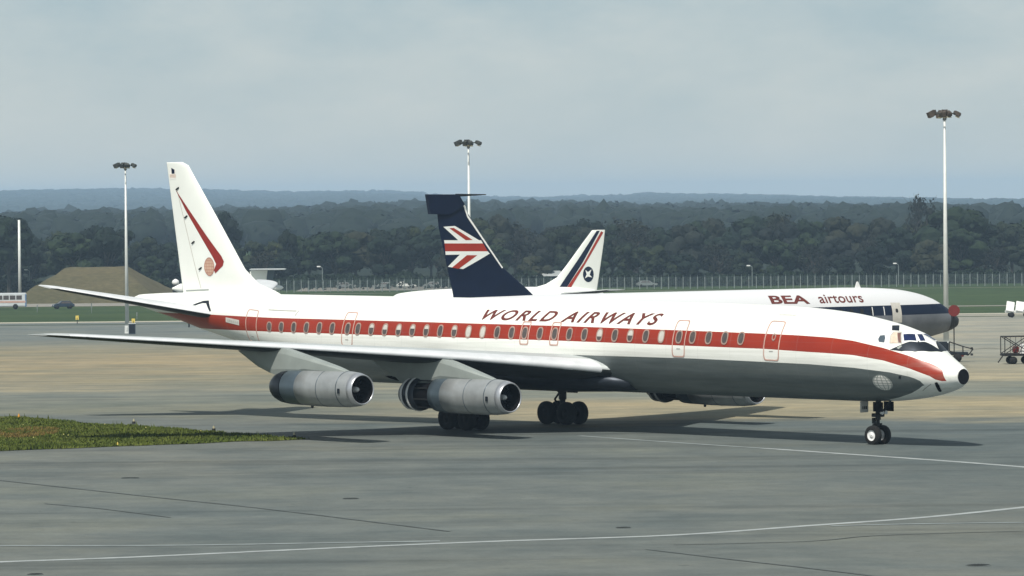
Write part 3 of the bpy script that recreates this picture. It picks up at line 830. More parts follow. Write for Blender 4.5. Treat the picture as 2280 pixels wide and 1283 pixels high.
# anti glare panel in front of the windscreen, across the top of the nose
hs = [F1.hit(*C3(*p)) for p in [(475, 462), (560, 425), (640, 388), (980, 378)]]
low = [F1.hit(*C3(*p)) for p in [(475, 462), (620, 482), (800, 488), (1000, 490), (1150, 492)]]
grid = []
tops = sorted([(h[0], h[1]) for h in hs]); lows = sorted([(h[0], h[1]) for h in low])
xa, xb = tops[0][0], lows[-1][0]
vs, fs = [], []
nx, nr = 22, 16
for i in range(nx + 1):
    x = xa + (xb - xa) * i / nx
    pl_ = float(np.interp(x, [q[0] for q in lows], [q[1] for q in lows])); ph_ = float(np.interp(x, [q[0] for q in tops] + [tops[-1][0] + .35], [q[1] for q in tops] + [math.pi / 2]))
    ph_ = max(ph_, pl_ + 1e-3)
    for j in range(nr + 1): vs.append(F1.pt(x, pl_ + (ph_ - pl_) * j / nr, 0.009, -1))
for i in range(nx):
    for j in range(nr): fs.append((i * (nr + 1) + j, (i + 1) * (nr + 1) + j, (i + 1) * (nr + 1) + j + 1, i * (nr + 1) + j + 1))
nv = len(vs); vs += [Vector((p.x, -p.y, p.z)) for p in vs]; fs += [tuple(nv + k for k in f[::-1]) for f in fs]
from_lists('anti_glare_panel', vs, fs, M['steel_dark'], A, True)
nose_patch('wiper', [(565, 440), (620, 405), (635, 420), (590, 458)], M['pylon'], A, 0.03)
ch = nose_patch('chin_intake', [(1060, 885), (1090, 878), (1120, 925), (1148, 985), (1140, 1006), (1112, 1000), (1080, 945)], M['void'], A, 0.015)
nose_patch('access_panel_edge', [(900, 985), (1010, 900), (1014, 908), (905, 995)], M['outline_grey'], A, 0.012)
nose_patch('static_port', [(590, 800), (620, 800), (620, 835), (590, 835)], M['steel_dark'], A, 0.012)
bm = bmesh.new(); bm_cone(bm, (0.0, 0, 3.09), (0.02, 0, 3.09), 0.335, 0.32, 32)
for v_ in bm.verts: v_.co.y *= 1.05
from_bm('radome_cap', bm, M['black'], A)
hc = F1.hit(1965.5, 853); hr = F1.hit(1985.5, 853); ht = F1.hit(1965.5, 832)
globe_mark('nose_emblem', (hc[0], hc[1]), 0.52, 0.245, lambda u, v_, o_: F1.pt(u, v_, o_, -1), M['globe_white'], M['pylon'], A, 0.06)
for (x, z) in [(-20.3, 6.1)]:
    bm = bmesh.new(); bm_prism(bm, [(x, z), (x + .35, z), (x + .1, z + .32), (x - .02, z + .32)], -.02, .02)
    from_bm('blade_antenna', bm, M['white'], A)

# fin
fin_le = [(6.0, -45.6), (6.32, -46.45), (6.67, -47.75), (7.39, -48.85), (10.15, -51.2), (12.45, -53.2), (12.75, -53.45), (12.93, -53.95)]
fin_te = [(6.0, -54.0), (12.93, -55.3)]
sts = [(z, x, interp(z, fin_te), 0, 0.085 if z > 7 else 0.06) for z, x in fin_le]
FIN = Surf(sts, True); FIN.build('fin', M['white_fin'], A, 18, 3)
P = lambda L: [fr1.plane(*p) for p in L]
bom = P([(392, 421), (430, 474), (470, 530), (500, 570), (506, 582), (504, 592), (487, 609), (484, 602), (489, 588), (482, 574), (450, 522), (418, 470)])
for sd in (-1, 1):
    on_fin('tail_flash', [bom], FIN, M['darkred'], A, sd)
    cg = fr1.plane(473, 594)
    globe_mark('tail_emblem', cg, 0.44, 0.47, lambda u, v_, o_, sd=sd: Vector((u, sd * (FIN.half(u, v_) + o_), v_)), M['globe'], M['globe_line'], A, 0.07)
    # flag: stripes and canton
    fl = P([(378, 378), (393, 378), (394, 399), (379, 399)])
    fo = on_fin('flag', [fl], FIN, M['globe_white'], A, sd)
    can = P([(383, 374), (391, 378), (391, 387), (384, 387)])
    on_fin('canton', [can], FIN, M['navy'], fo, sd, 0.018)
    for (a, b_) in ((389, 391), (393, 395)):
        on_fin('stripe', [P([(379, a), (393.5, a), (393.5, b_), (379, b_)])], FIN, M['globe'], fo, sd, 0.018)
    # rudder hinge line and fairings
    on_fin('rudder_gap', [P([(396, 425), (397.3, 425), (452, 642), (450.5, 642)])], FIN, M['blind'], A, sd, 0.010)
    on_fin('fin_base_seal', [P([(415, 646), (470, 644), (470, 646.5), (415, 649)])], FIN, M['pylon'], A, sd, 0.012)
    for (px, py) in [(398, 420), (418, 483), (435, 540), (452, 598)]:
        c_ = fr1.plane(px, py); bm = bmesh.new()
        bm_box(bm, (c_[0], sd * (FIN.half(*c_) + .03), c_[1]), (.28, .07, .07), Matrix.Rotation(math.radians(-25), 4, 'Y'), 0.02)
        from_bm('hinge_fairing', bm, M['black'], A)

# tailplane
for sd in (-1, 1):
    S = Surf([(0.5, -49.7, -54.9, 4.98, .11), (1.2, -50.15, -55.1, 5.10, .11), (6.9, -54.75, -56.7, 6.42, .11), (7.15, -55.05, -56.75, 6.49, .10), (7.26, -55.6, -56.75, 6.52, .06)], False, sd)
    S.build('tailplane', M['slat'], A, 16, 4, M['wing_shade'], 0, -0.115)
    o_ = on_fus('tailplane_gap_shade', [[(x, F1.phi_of(x, z)) for x, z in [(-52.6, 5.42), (-51.2, 5.78), (-50.75, 5.80), (-50.15, 5.28), (-50.3, 5.26), (-50.85, 5.66), (-51.2, 5.66), (-52.5, 5.40)]]], F1, M['steel_dark'], A, 0.014, sd)  # dark wedge painted for the shadowed opening above the tailplane root

# wings
def dc_wing(sd):
    S = Surf([(1.4, -19.9, -31.0, 2.95, .115), (1.85, -20.35, -31.0, 3.0, .115), (3.0, -21.2, -31.05, 3.14, .11), (8.0, -24.35, -31.3, 3.68, .105), (14.0, -28.2, -33.0, 4.20, .10), (21.6, -33.25, -35.95, 4.83, .09), (22.35, -33.8, -36.15, 4.89, .08), (22.7, -34.7, -36.3, 4.92, .05)], False, sd)
    return S, S.build('wing', M['wing'], A, 20, 3, M['wing_shade'], 0.01, 0.015)
for sd in (-1, 1):
    S, wo = dc_wing(sd)
    # bright leading edge strip (slats and polished nose of the wing)
    vs, fs = [], []; q = np.linspace(1.9, 22.2, 40); fr_ = [0.07, 0.04, 0.02, 0.006, 0.0, 0.004, 0.009]
    for y in q:
        le, te, z, tc_ = S.at(y); c = le - te
        for k, f in enumerate(fr_):
            sg = 1 if k < 4 else -1
            vs.append((le - f * c + 0.006, sd * y, z + naca(f) * tc_ * c * sg * 1.01 + 0.01 * c * 4 * f + 0.006))
    n = len(fr_)
    for i in range(len(q) - 1):
        for k in range(n - 1): fs.append((i * n + k, i * n + k + 1, (i + 1) * n + k + 1, (i + 1) * n + k))
    from_lists('leading_edge', vs, fs, M['slat'], wo, True)
    # flap and aileron gaps on the upper surface
    bm = bmesh.new()
    for (ya, yb, fr0) in ((2.2, 8.0, .74), (8.2, 15.5, .74), (15.8, 21.0, .75)):
        def up(y, f):
            le, te, z, tc_ = S.at(y); c = le - te; return Vector((le - f * c, sd * y, z + naca(f) * tc_ * c + .01 * c * 4 * f * (1 - f) - .015 * f * c + .006))
        for a, b_ in zip(np.linspace(ya, yb, 7)[:-1], np.linspace(ya, yb, 7)[1:]):
            bm.faces.new([bm.verts.new(p) for p in (up(a, fr0), up(b_, fr0), up(b_, fr0 + .012), up(a, fr0 + .012))])
    from_bm('flap_gap', bm, M['steel_dark'], wo)

# engines
def engine(y, x0, z, open_):
    e = bpy.data.objects.new('engine', None); C.objects.link(e); e.parent = A; e.empty_display_size = .3
    e.location = (x0, y, z)
    c = (0, 0, 0)
    L1 = -3.9 if not open_ else -4.0
    cow = lathe('cowling', [(-0.10, .690), (-0.35, .755), (-0.8, .795), (-1.6, .82), (-3.0, .825), (L1, .80), (L1, .60)], c, M['metal'], e, 'X', 48)
    lathe('intake_lip', [(-0.04, .615), (0.0, .64), (-0.01, .662), (-0.06, .685), (-0.14, .705), (-0.30, .747), (-0.30, .70)], c, M['lip'], e, 'X', 48)
    lathe('intake_duct', [(-0.03, .622), (-0.25, .60), (-0.62, .60), (-0.62, 0.02)], c, M['void'], e, 'X', 40)
    lathe('spinner', [(-.28, 0.0), (-.30, .05), (-.36, .095), (-.46, .12), (-.62, .13)], c, M['hub'], e, 'X', 24)
    lathe('cowl_band', [(-0.93, .806), (-0.93, .812), (-0.97, .812), (-0.97, .806)], c, M['steel_blue'], e, 'X', 48)
    lathe('cowl_band', [(-2.30, .826), (-2.30, .833), (-2.33, .833), (-2.33, .826)], c, M['steel_blue'], e, 'X', 48)
    bm = bmesh.new()
    for k in range(18):
        a = 2 * math.pi * k / 18
        bm_box(bm, (-.56, .36 * math.cos(a), .36 * math.sin(a)), (.03, .42, .05), Matrix.Rotation(a, 4, 'X'))
    from_bm('fan_blades', bm, M['void'], e)
    bm = bmesh.new(); bm_box(bm, (-0.75, -.80, -.05), (.16, .03, .22), None, .01); from_bm('inlet_door', bm, M['steel_dark'], e)
    bm = bmesh.new(); bm_prism(bm, [(-3.6, -.80), (-3.45, -.80), (-3.5, -.92), (-3.58, -.92)], -.03, .03); from_bm('drain_mast', bm, M['gear'], e)
    if not open_:
        lathe('reverser_sleeve', [(-3.9, .79), (-4.1, .80), (-4.9, .78), (-5.0, .74)], c, M['steel_blue'], e, 'X', 48)
        lathe('exhaust_nozzle', [(-5.0, .77), (-5.45, .72), (-5.8, .61), (-6.02, .48), (-5.8, .42), (-5.5, .05)], c, M['steel_dark'], e, 'X', 48)
    else:
        lathe('fan_duct_band', [(-4.0, .80), (-4.45, .79), (-4.85, .765), (-4.85, .62)], c, M['steel_blue'], e, 'X', 48)
        lathe('engine_core', [(-4.6, .60), (-5.2, .60), (-6.3, .52), (-6.6, .40)], c, M['void'], e, 'X', 40)
        lathe('reverser_sleeve', [(-5.95, .66), (-6.0, .745), (-6.2, .76), (-6.75, .70), (-7.15, .52), (-7.2, .44), (-7.0, .40), (-6.6, .05)], c, M['steel_dark'], e, 'X', 48)
        for xx, rr in ((-6.22, .765), (-6.68, .715)):
            lathe('sleeve_ring', [(xx, rr), (xx, rr + .03), (xx - .12, rr + .02), (xx - .12, rr - .015)], c, M['hub'], e, 'X', 48)
        bm = bmesh.new()
        for k in range(8):
            a = 2 * math.pi * k / 8 + .3
            bm_box(bm, (-5.4, .66 * math.cos(a), .66 * math.sin(a)), (1.3, .06, .06))
        from_bm('slide_rail', bm, M['gear'], e)
    return e
def pylon(y, upper, lower):
    """streamlined strut between two curves (x, z) given from front to back"""
    up = sorted(upper); lo = sorted(lower); xa, xb = max(up[-1][0], lo[-1][0]), min(up[0][0], lo[0][0])
    vs, fs = [], []; nx, nz = 26, 6; ring = 2 * nz
    for i in range(nx + 1):
        x = xa + (xb - xa) * i / nx; f = i / nx
        th = 0.24 * naca(min(1, max(f * .96, .002))) * 2.2 + .012
        zu, zl = interp(x, up), interp(x, lo); zu = max(zu, zl + .01)
        for k in range(ring):
            if k < nz: z_ = zl + (zu - zl) * k / (nz - 1); yy = -th
            else: z_ = zu - (zu - zl) * (k - nz) / (nz - 1); yy = th
            e_ = abs(2 * (z_ - zl) / (zu - zl) - 1) ** 6
            vs.append((x, y + yy * (1 - .25 * e_), z_))
    for i in range(nx):
        for k in range(ring):
            j = (k + 1) % ring; fs.append((i * ring + k, i * ring + j, (i + 1) * ring + j, (i + 1) * ring + k))
    fs.append(tuple(range(ring))[::-1]); fs.append(tuple(nx * ring + k for k in range(ring)))
    o = from_lists('pylon', vs, fs, M['pylon'], A)
    bm = bmesh.new(); bm.from_mesh(o.data); bmesh.ops.recalc_face_normals(bm, faces=bm.faces); bm.to_mesh(o.data); bm.free()
    return o
for sd in (-1, 1):
    sag = 0.22 if sd > 0 else 0.0      # the far wing sits a little lower in the turn
    engine(sd * 7.868, -20.05, 1.937 - sag, True)
    engine(sd * 14.123, -22.91, 2.447 - sag, False)
    pylon(sd * 14.123, [(-23.7, 3.20), (-24.6, 3.42), (-26.4, 3.80), (-28.0, 4.14), (-28.6, 4.2), (-31.7, 4.02)], [(-23.7, 3.15), (-26.8, 3.15), (-27.1, 3.08), (-29.0, 2.98), (-30.2, 3.32), (-31.7, 4.0)])
    pylon(sd * 7.868, [(-20.9, 2.70), (-22.3, 3.06), (-24.0, 3.50), (-24.8, 3.65), (-29.6, 3.45)], [(-20.9, 2.65), (-24.6, 2.62), (-25.2, 2.45), (-27.2, 2.35), (-27.9, 2.62), (-29.6, 3.4)])
    bm = bmesh.new(); bm_prism(bm, [(-27.2, 2.66), (-28.6, 2.72), (-28.3, 2.62), (-27.3, 2.45)], sd * 7.868 - .12, sd * 7.868 + .12)
    from_bm('pylon_tail', bm, M['void'], A)

# landing gear
ng = bpy.data.objects.new('nose_gear', None); C.objects.link(ng); ng.parent = A; ng.location = (-4.99, 0, 0)
for yy in (-.30, .30): wheel(ng, (0, yy, .43), .43, .27)
bm = bmesh.new()
bm_cone(bm, (0, 0, .43), (0.02, 0, 1.15), .075, .08, 12); bm_cone(bm, (0.02, 0, 1.1), (.06, 0, 2.3), .12, .13, 12)
bm_cone(bm, (0, -.38, .43), (0, .38, .43), .07, .07, 12)
bm_cone(bm, (.02, 0, 1.15), (.9, 0, 2.1), .05, .05, 8); bm_box(bm, (-.16, 0, .85), (.22, .12, .09)); bm_box(bm, (-.22, 0, 1.05), (.10, .16, .25))
bm_box(bm, (0, 0, .9), (.18, .36, .10)); bm_box(bm, (.02, 0, 1.30), (.34, .5, .16), None, .02)
from_bm('strut', bm, M['gear'], ng)
bm = bmesh.new(); bm_box(bm, (-.52, -.30, 1.66), (.05, .56, .50), Matrix.Rotation(.12, 4, 'Z'), .01); d_ = from_bm('gear_door', bm, M['blind'], ng)
bm = bmesh.new()
for k in range(3): bm_box(bm, (-.485, -.42 + k * .12, 1.62), (.012, .07, .13), Matrix.Rotation(.12, 4, 'Z'))
from_bm('door_number', bm, M['gear'], d_)
for sd in (-1, 1):
    bm = bmesh.new(); bm_box(bm, (.34, sd * .34, 1.68), (.58, .04, .42), None, .01); from_bm('gear_door', bm, M['void'], ng)
bm = bmesh.new(); bm_cone(bm, (.30, -.12, 1.42), (.40, -.12, 1.42), .07, .09, 12); bm_cone(bm, (.30, .12, 1.42), (.40, .12, 1.42), .07, .09, 12)
from_bm('taxi_light', bm, M['hub'], ng)
for sd in (-1, 1):
    mg = bpy.data.objects.new('main_gear', None); C.objects.link(mg); mg.parent = A; mg.location = (-28.55, sd * 3.175, 0)
    for dx in (-.70, .70):
        for dy in (-.40, .40): wheel(mg, (dx, dy, .56), .56, .36, hubmat=M['tyre'])
    bm = bmesh.new()
    bm_cone(bm, (0, 0, .5), (0, 0, 1.3), .13, .14, 14); bm_cone(bm, (0, 0, 1.2), (0, 0, 3.0), .19, .21, 14)
    bm_box(bm, (0, 0, .56), (1.5, .2, .2), None, .03)
    for dx in (-.7, .7): bm_cone(bm, (dx, -.5, .56), (dx, .5, .56), .08, .08, 10)
    bm_cone(bm, (0, 0, 1.4), (.0, -sd * 1.2, 2.4), .07, .07, 8); bm_cone(bm, (-.2, 0, .75), (-.55, 0, 1.2), .05, .05, 8); bm_cone(bm, (-.55, 0, 1.2), (-.15, 0, 1.6), .05, .05, 8)
    from_bm('strut', bm, M['gear'], mg)
    bm = bmesh.new(); bm_box(bm, (.42, sd * .25, 1.95), (.75, .05, .85), None, .01); from_bm('gear_door', bm, M['void'], mg)

# ------------------------------------------------------------------ second jet, navy fin with flag
n2 = Vector(((2133 - 1140) / FPX * 305, 305, 0)); t2 = Vector(((948 - 1140) / FPX * 281, 281, 0))
h2_ = math.atan2(n2.y - t2.y, n2.x - t2.x); g2 = gz(296)
B = empty('jet_airliner', (n2.x, n2.y, g2), h2_, 'white and navy jet behind the big airliner, BEA airtours on its roof, flag on fin', 'airliner')
fr2 = Frame((n2.x, n2.y, g2), h2_)
prof2 = [fr2.plane(*p) for p in [(2133, 708), (2126, 702), (2112, 691), (2092, 677), (2065, 662), (2030, 651), (1990, 644), (1930, 641), (1860, 641)]]
zt2 = prof2[-1][1]
top = prof2 + [(-14, zt2), (-36, zt2), (-42, zt2 - .1), (-46.2, zt2 - .5), (-46.6, zt2 - .65)]
_q = [fr2.plane(*p) for p in [(2133, 716), (2128, 727), (2110, 737), (2085, 745), (2060, 752)]]
bot = _q + [(-4.8, _q[-1][1] - .25), (-7, 1.4), (-10, 1.35), (-30, 1.35), (-36, 2.4), (-42, 3.8), (-46.2, 4.8), (-46.6, 4.9)]
wid = [(prof2[0][0], .10), (prof2[0][0] - .25, .38), (-1, .78), (-2.5, 1.25), (-4.5, 1.6), (-7, 1.82), (-10, 1.88), (-32, 1.88), (-38, 1.5), (-43, .8), (-46.2, .25), (-46.6, .1)]
F2 = Fus(fr2, top, bot, wid, -1)
mt, t, b = mat_new('second_jet_livery')
tcn = N(t, 'ShaderNodeTexCoord'); sp_ = N(t, 'ShaderNodeSeparateXYZ'); t.links.new(tcn.outputs['Object'], sp_.inputs[0])
ox, oz = sp_.outputs[0], sp_.outputs[2]
BT, BB = F2.hit(1985, 680)[2], F2.hit(2060, 700)[2]
navym = math_(t, 'MULTIPLY', math_(t, 'LESS_THAN', oz, BT), math_(t, 'GREATER_THAN', oz, BB))
whitem = math_(t, 'GREATER_THAN', oz, BT)
rad = math_(t, 'GREATER_THAN', ox, -1.35)
gn = ramp(t, noise(t, tcn.outputs['Object'], .8, 5), [(0.3, (0.11, 0.12, 0.14)), (0.7, (0.17, 0.18, 0.20))])
col = mixc(t, whitem, gn, (0.62, 0.63, 0.65)); col = mixc(t, navym, col, (0.004, 0.010, 0.030)); 
col = mixc(t, math_(t, 'MULTIPLY', rad, math_(t, 'LESS_THAN', oz, 4.3)), col, (0.012, 0.012, 0.014))
t.links.new(col, b.inputs['Base Color']); b.inputs['Roughness'].default_value = .5; b.inputs['Specular IOR Level'].default_value = .25; M['jet2'] = mt
F2.build('fuselage', M['jet2'], B, 44, 0.5)
fle = [fr2.plane(*p) for p in [(1192, 662), (1175, 645), (1118, 594), (1060, 505), (1017, 436)]]
fte = [fr2.plane(*p) for p in [(1010, 662), (970, 476)]]
zs = sorted(fle, key=lambda p: p[1])
def te_at(z): return float(np.interp(z, [fte[0][1], fte[1][1]], [fte[0][0], fte[1][0]])) if z <= fte[1][1] else fte[1][0]
stt = [(z, x, te_at(z), 0, .08) for x, z in zs]
FIN2 = Surf(stt, True); FIN2.build('fin', M['navy'], B, 16, 4)
ztop = zs[-1][1]
capp = [fr2.plane(*p) for p in [(949, 433), (1019, 433), (1032, 456), (1000, 478), (956, 477)]]
bm = bmesh.new(); bm_prism(bm, capp, -.17, .17); from_bm('fin_top_fairing', bm, M['navy'], B)
a_, b_ = fr2.plane(1015, 435), fr2.plane(1082, 433.5)
bm = bmesh.new(); bm_cone(bm, (a_[0], 0, a_[1]), (b_[0], 0, b_[1]), .10, .03, 8); from_bm('aerial_probe', bm, M['black'], B)
C6 = lambda u, v_: (850 + u / 3.207, 280 + v_ / 3.207)
def f6(L): return [fr2.plane(*C6(*p)) for p in L]
flag = bpy.data.objects.new('union_flag_mark', None); C.objects.link(flag); flag.parent = B
for nm, L, mm, of in [('white_band', [(437, 722), (516, 716), (700, 826), (556, 834)], 'white', .014), ('white_band', [(443, 818), (702, 818), (716, 841), (446, 841)], 'white', .017),
                      ('white_band', [(452, 897), (748, 897), (766, 916), (455, 923)], 'white', .017), ('white_band', [(556, 916), (762, 914), (575, 1024), (470, 1008)], 'white', .014),
                      ('red_band', [(446, 841), (716, 841), (748, 897), (452, 897)], 'red', .020), ('red_band', [(478, 732), (508, 730), (640, 816), (592, 818)], 'red', .022), ('red_band', [(600, 925), (672, 925), (545, 1022), (498, 1014)], 'red', .022),
                      ('navy_gap', [(446, 745), (452, 748), (524, 814), (446, 816)], 'navy', .019), ('navy_gap', [(456, 926), (545, 924), (472, 996), (462, 996)], 'navy', .019)]:
    for sd in (-1, 1): on_fin(nm, [f6(L)], FIN2, M[mm], flag, sd, of, .3, .3)
for sd in (-1, 1): on_fin('leading_edge', [f6([(575, 545), (598, 580), (612, 640), (862, 1012), (852, 1020), (605, 655), (588, 600)])], FIN2, M['white'], B, sd, .02)
h0 = F2.hit(1718, 677); h1 = F2.hit(1718, 659); h2 = F2.hit(1804, 677); h3 = F2.hit(1802, 658)
title = text_on_fus('roof_title', 'BEA', F2, h0[0], h2[0], h0[1], h1[1], h2[1], h3[1], M['brownred'], B, 0, 1.0, 0.030, .015, -1)
split_letters(title)
h0 = F2.hit(1826, 676); h1 = F2.hit(1828, 657); h2 = F2.hit(1924, 674); h3 = F2.hit(1924, 655)
text_on_fus('roof_subtitle', 'airtours', F2, h0[0], h2[0], h0[1], h1[1], h2[1], h3[1], M['brownred'], B, 0, 1.02, 0.012, .015, -1)
hx = F2.hit(1996, 690)[0]
dd = on_fus('cabin_door', [[(hx - .42, F2.phi_of(hx, 3.2)), (hx + .42, F2.phi_of(hx, 3.2)), (hx + .42, F2.phi_of(hx, 4.6)), (hx - .42, F2.phi_of(hx, 4.6))]], F2, M['blind'], B, .02, -1)
on_fus('door_window', [oval(hx, F2.phi_of(hx, 4.05), .12, .07, 12)], F2, M['gear'], dd, .03, -1)
for k in range(30):
    x = hx - 2.2 - k * .9
    on_fus('window', [oval(x, F2.phi_of(x, 4.06), .15, .10, 12)], F2, M['gear'], B, .015, -1, .5, .2)
for px in (1940, 1966):
    hx2 = F2.hit(px, 684)[0]
    on_fus('frame_mark', [[(hx2, F2.phi_of(hx2, 3.75)), (hx2 + .07, F2.phi_of(hx2, 3.75)), (hx2 + .07, F2.phi_of(hx2, 4.35)), (hx2, F2.phi_of(hx2, 4.35))]], F2, M['hub'], B, .016, -1)
for (xa, xb, za, zb) in [(-2.3, -1.8, BT - .42, BT - .06), (-2.9, -2.4, BT - .42, BT - .06), (-3.5, -3.0, BT - .42, BT - .06)]:
    for sd in (-1, 1):
        on_fus('cockpit_window', [[(xa, F2.phi_of(xa, za)), (xb, F2.phi_of(xb, za)), (xb, F2.phi_of(xb, min(zb, float(F2.gt(xb)) - .1))), (xa, F2.phi_of(xa, min(zb, float(F2.gt(xa)) - .1)))]], F2, M['navy'], B, .02, sd)
q = F2.hit(1916, 642); bm = bmesh.new(); bm_prism(bm, [(q[0] - .25, 5.65), (q[0] + .25, 5.65), (q[0] + .02, 6.1), (q[0] - .08, 6.1)], -.03, .03); from_bm('blade_antenna', bm, M['hub'], B)
for sd in (-1, 1):
    S = Surf([(1.2, -15.2, -25.2, 2.1, .12), (9, -20.5, -27.3, 2.9, .10), (21.2, -30.5, -33.4, 4.1, .09), (21.7, -31.5, -33.5, 4.15, .05)], False, sd)
    S.build('wing', M['wing'], B, 14, 3, M['wing_shade'], .01, .01)
    S = Surf([(.5, -38.6, -43.8, 4.55, .11), (6.4, -43.6, -46.2, 4.95, .11), (6.7, -44.6, -46.3, 4.98, .05)], False, sd); S.build('tailplane', M['slat'], B, 12, 3, M['wing_shade'], 0, -.07)
    for (yy, xx, zz) in ((9.9, -17.2, 1.9), (15.9, -21.9, 2.4)):
        e = bpy.data.objects.new('engine', None); C.objects.link(e); e.parent = B; e.location = (xx, sd * yy, zz)
        lathe('cowling', [(0, .5), (-.1, .6), (-.8, .72), (-2.2, .74), (-3.6, .62), (-4.8, .4), (-4.8, .1)], (0, 0, 0), M['metal'], e, 'X', 28)
        lathe('intake_duct', [(-.02, .5), (-1, .5), (-1, .02)], (0, 0, 0), M['void'], e, 'X', 28)
        bm = bmesh.new(); bm_prism(bm, [(-.8, .7), (-4.2, 1.0), (-6.5, .9), (-4, .3)], -.12, .12); from_bm('pylon', bm, M['pylon'], e)
    mg = bpy.data.objects.new('main_gear', None); C.objects.link(mg); mg.parent = B; mg.location = (-21.9, sd * 3.37, 0)
    for dx in (-.72, .72):
        for dy in (-.42, .42): wheel(mg, (dx, dy, .58), .58, .38, hubmat=M['gear'], seg=18)
    bm = bmesh.new(); bm_cone(bm, (0, 0, .5), (0, 0, 2.4), .17, .17, 10); bm_box(bm, (0, 0, .58), (1.5, .2, .2)); from_bm('strut', bm, M['gear'], mg)
ng = bpy.data.objects.new('nose_gear', None); C.objects.link(ng); ng.parent = B; ng.location = (-4.2, 0, 0)
for yy in (-.3, .3): wheel(ng, (0, yy, .48), .48, .28, seg=18)
bm = bmesh.new(); bm_cone(bm, (0, 0, .45), (0, 0, 2.2), .1, .1, 10); from_bm('strut', bm, M['gear'], ng)

# ------------------------------------------------------------------ third jet, seen from its port side, white fin with stripes
dT = 440.0
t3 = Vector(((1346 - 1140) / FPX * dT, dT, 0)); dN = 430.0; n3 = Vector(((835 - 1140) / FPX * dN, dN, 0))
h3_ = math.atan2(n3.y - t3.y, n3.x - t3.x); L3 = (n3 - t3).length; g3 = gz(432)
D = empty('jet_airliner', (n3.x, n3.y, g3), h3_, 'white jet in the distance with blue and red stripes up its fin, facing left', 'airliner')
fr3 = Frame((n3.x, n3.y, g3), h3_); E_ = -L3
top = [(0, 2.9), (-.8, 3.6), (-1.8, 4.2), (-2.6, 4.6), (-5, 4.85), (-9, 5.0), (-12, 5.05), (E_ + 5, 5.0), (E_ + 1, 4.6), (E_, 4.2)]
bot = [(0, 2.7), (-.6, 2.2), (-2, 1.6), (-4, 1.25), (-8, 1.1), (E_ + 11, 1.1), (E_ + 5, 2.4), (E_ + 1, 3.6), (E_, 3.9)]
wid = [(0, .1), (-.6, .8), (-2, 1.35), (-4, 1.75), (-8, 1.88), (E_ + 11, 1.88), (E_ + 5, 1.3), (E_ + 1, .4), (E_, .15)]
F3 = Fus(fr3, top, bot, wid, 1)
F3.build('fuselage', M['white'], D, 36, .6)
zs = sorted([fr3.plane(*p) for p in [(1150, 652), (1215, 633), (1240, 618), (1262, 590), (1298, 540), (1318, 513), (1330, 512)]], key=lambda p: p[1])
teb = [fr3.plane(*p) for p in [(1329, 650), (1347, 520)]]
stt = [(z, x, float(np.interp(z, [teb[0][1], teb[1][1]], [teb[0][0], teb[1][0]])), 0, .07) for x, z in zs]
FIN3 = Surf(stt, True); FIN3.build('fin', M['white_fin'], D, 14, 4)
for sd in (-1, 1):
    on_fin('blue_stripe', [[fr3.plane(*p) for p in [(1240, 652), (1252, 652), (1296, 585), (1335, 514), (1328, 514), (1286, 578), (1243, 640)]]], FIN3, M['navy'], D, sd, .02)
    on_fin('red_stripe', [[fr3.plane(*p) for p in [(1255, 652), (1262, 652), (1302, 588), (1343, 518), (1338, 515), (1298, 586), (1257, 645)]]], FIN3, M['red'], D, sd, .02)
    c_ = fr3.plane(1309, 611)
    n_ = 20; lp = [(c_[0] + .62 * math.cos(2 * math.pi * i / n_), c_[1] + .80 * math.sin(2 * math.pi * i / n_)) for i in range(n_)]
    em = on_fin('round_emblem', [lp], FIN3, M['navy'], D, sd, .02)
    on_fin('emblem_bird', [[fr3.plane(*p) for p in [(1302, 601), (1308, 606), (1316, 600), (1312, 612), (1318, 618), (1308, 616), (1301, 620), (1305, 611)]]], FIN3, M['white'], em, sd, .03)
    S = Surf([(.5, E_ + 6, E_ + 1.5, 4.2, .09), (5.4, E_ + 2.2, E_ + .1, 4.7, .08)], False, sd); S.build('tailplane', M['wing'], D, 12, 2, M['wing_shade'])
    S = Surf([(1.4, -11.5, -18.5, 1.9, .12), (14.2, -18, -20.5, 2.9, .09)], False, sd); S.build('wing', M['wing'], D, 12, 3, M['wing_shade'])
    lathe('engine', [(0, .45), (-.2, .55), (-2.5, .6), (-5, .4)], (-11.5, sd * 4.8, 1.3), M['metal'], D, 'X', 24)
    wheel(D, (-15.5, sd * 2.6, .5), .5, .35, hub=False, seg=18)
    bm = bmesh.new(); bm_cone(bm, (-15.5, sd * 2.6, .5), (-15.5, sd * 2.6, 1.9), .12, .12, 8); from_bm('gear_strut', bm, M['gear'], D)
wheel(D, (-4, 0, .35), .35, .4, hub=False, seg=16)
bm = bmesh.new(); bm_cone(bm, (-4, 0, .35), (-4, 0, 1.4), .08, .08, 8); from_bm('gear_strut', bm, M['gear'], D)

# ------------------------------------------------------------------ small T-tailed jet behind the fin
dQ = 520.0
tq = Vector(((622 - 1140) / FPX * dQ, dQ, 0)); gq = gz(dQ)
hq = math.radians(180 - 28)
E = empty('small_jet', (tq.x, tq.y, gq), math.radians(0), 'small white T-tailed jet, only its tail showing beside the big fin', 'small jet')
def pq(px, py): p = on_depth(px, py, dQ); return (p.x - tq.x, p.z - gq)
bm = bmesh.new(); bm_prism(bm, [pq(*p) for p in [(556, 606), (562, 600), (596, 600), (594, 615), (592, 634), (575, 634), (560, 622)]], -.12, .12); from_bm('fin', bm, M['white_fin'], E)
bm = bmesh.new(); bm_prism(bm, [pq(*p) for p in [(596, 602), (611, 602), (606, 634), (592, 634)]], -.08, .08); from_bm('rudder', bm, M['steel_blue'], E)
z0 = pq(600, 601)[1]; x0, x1 = pq(557, 600)[0], pq(636, 600)[0]
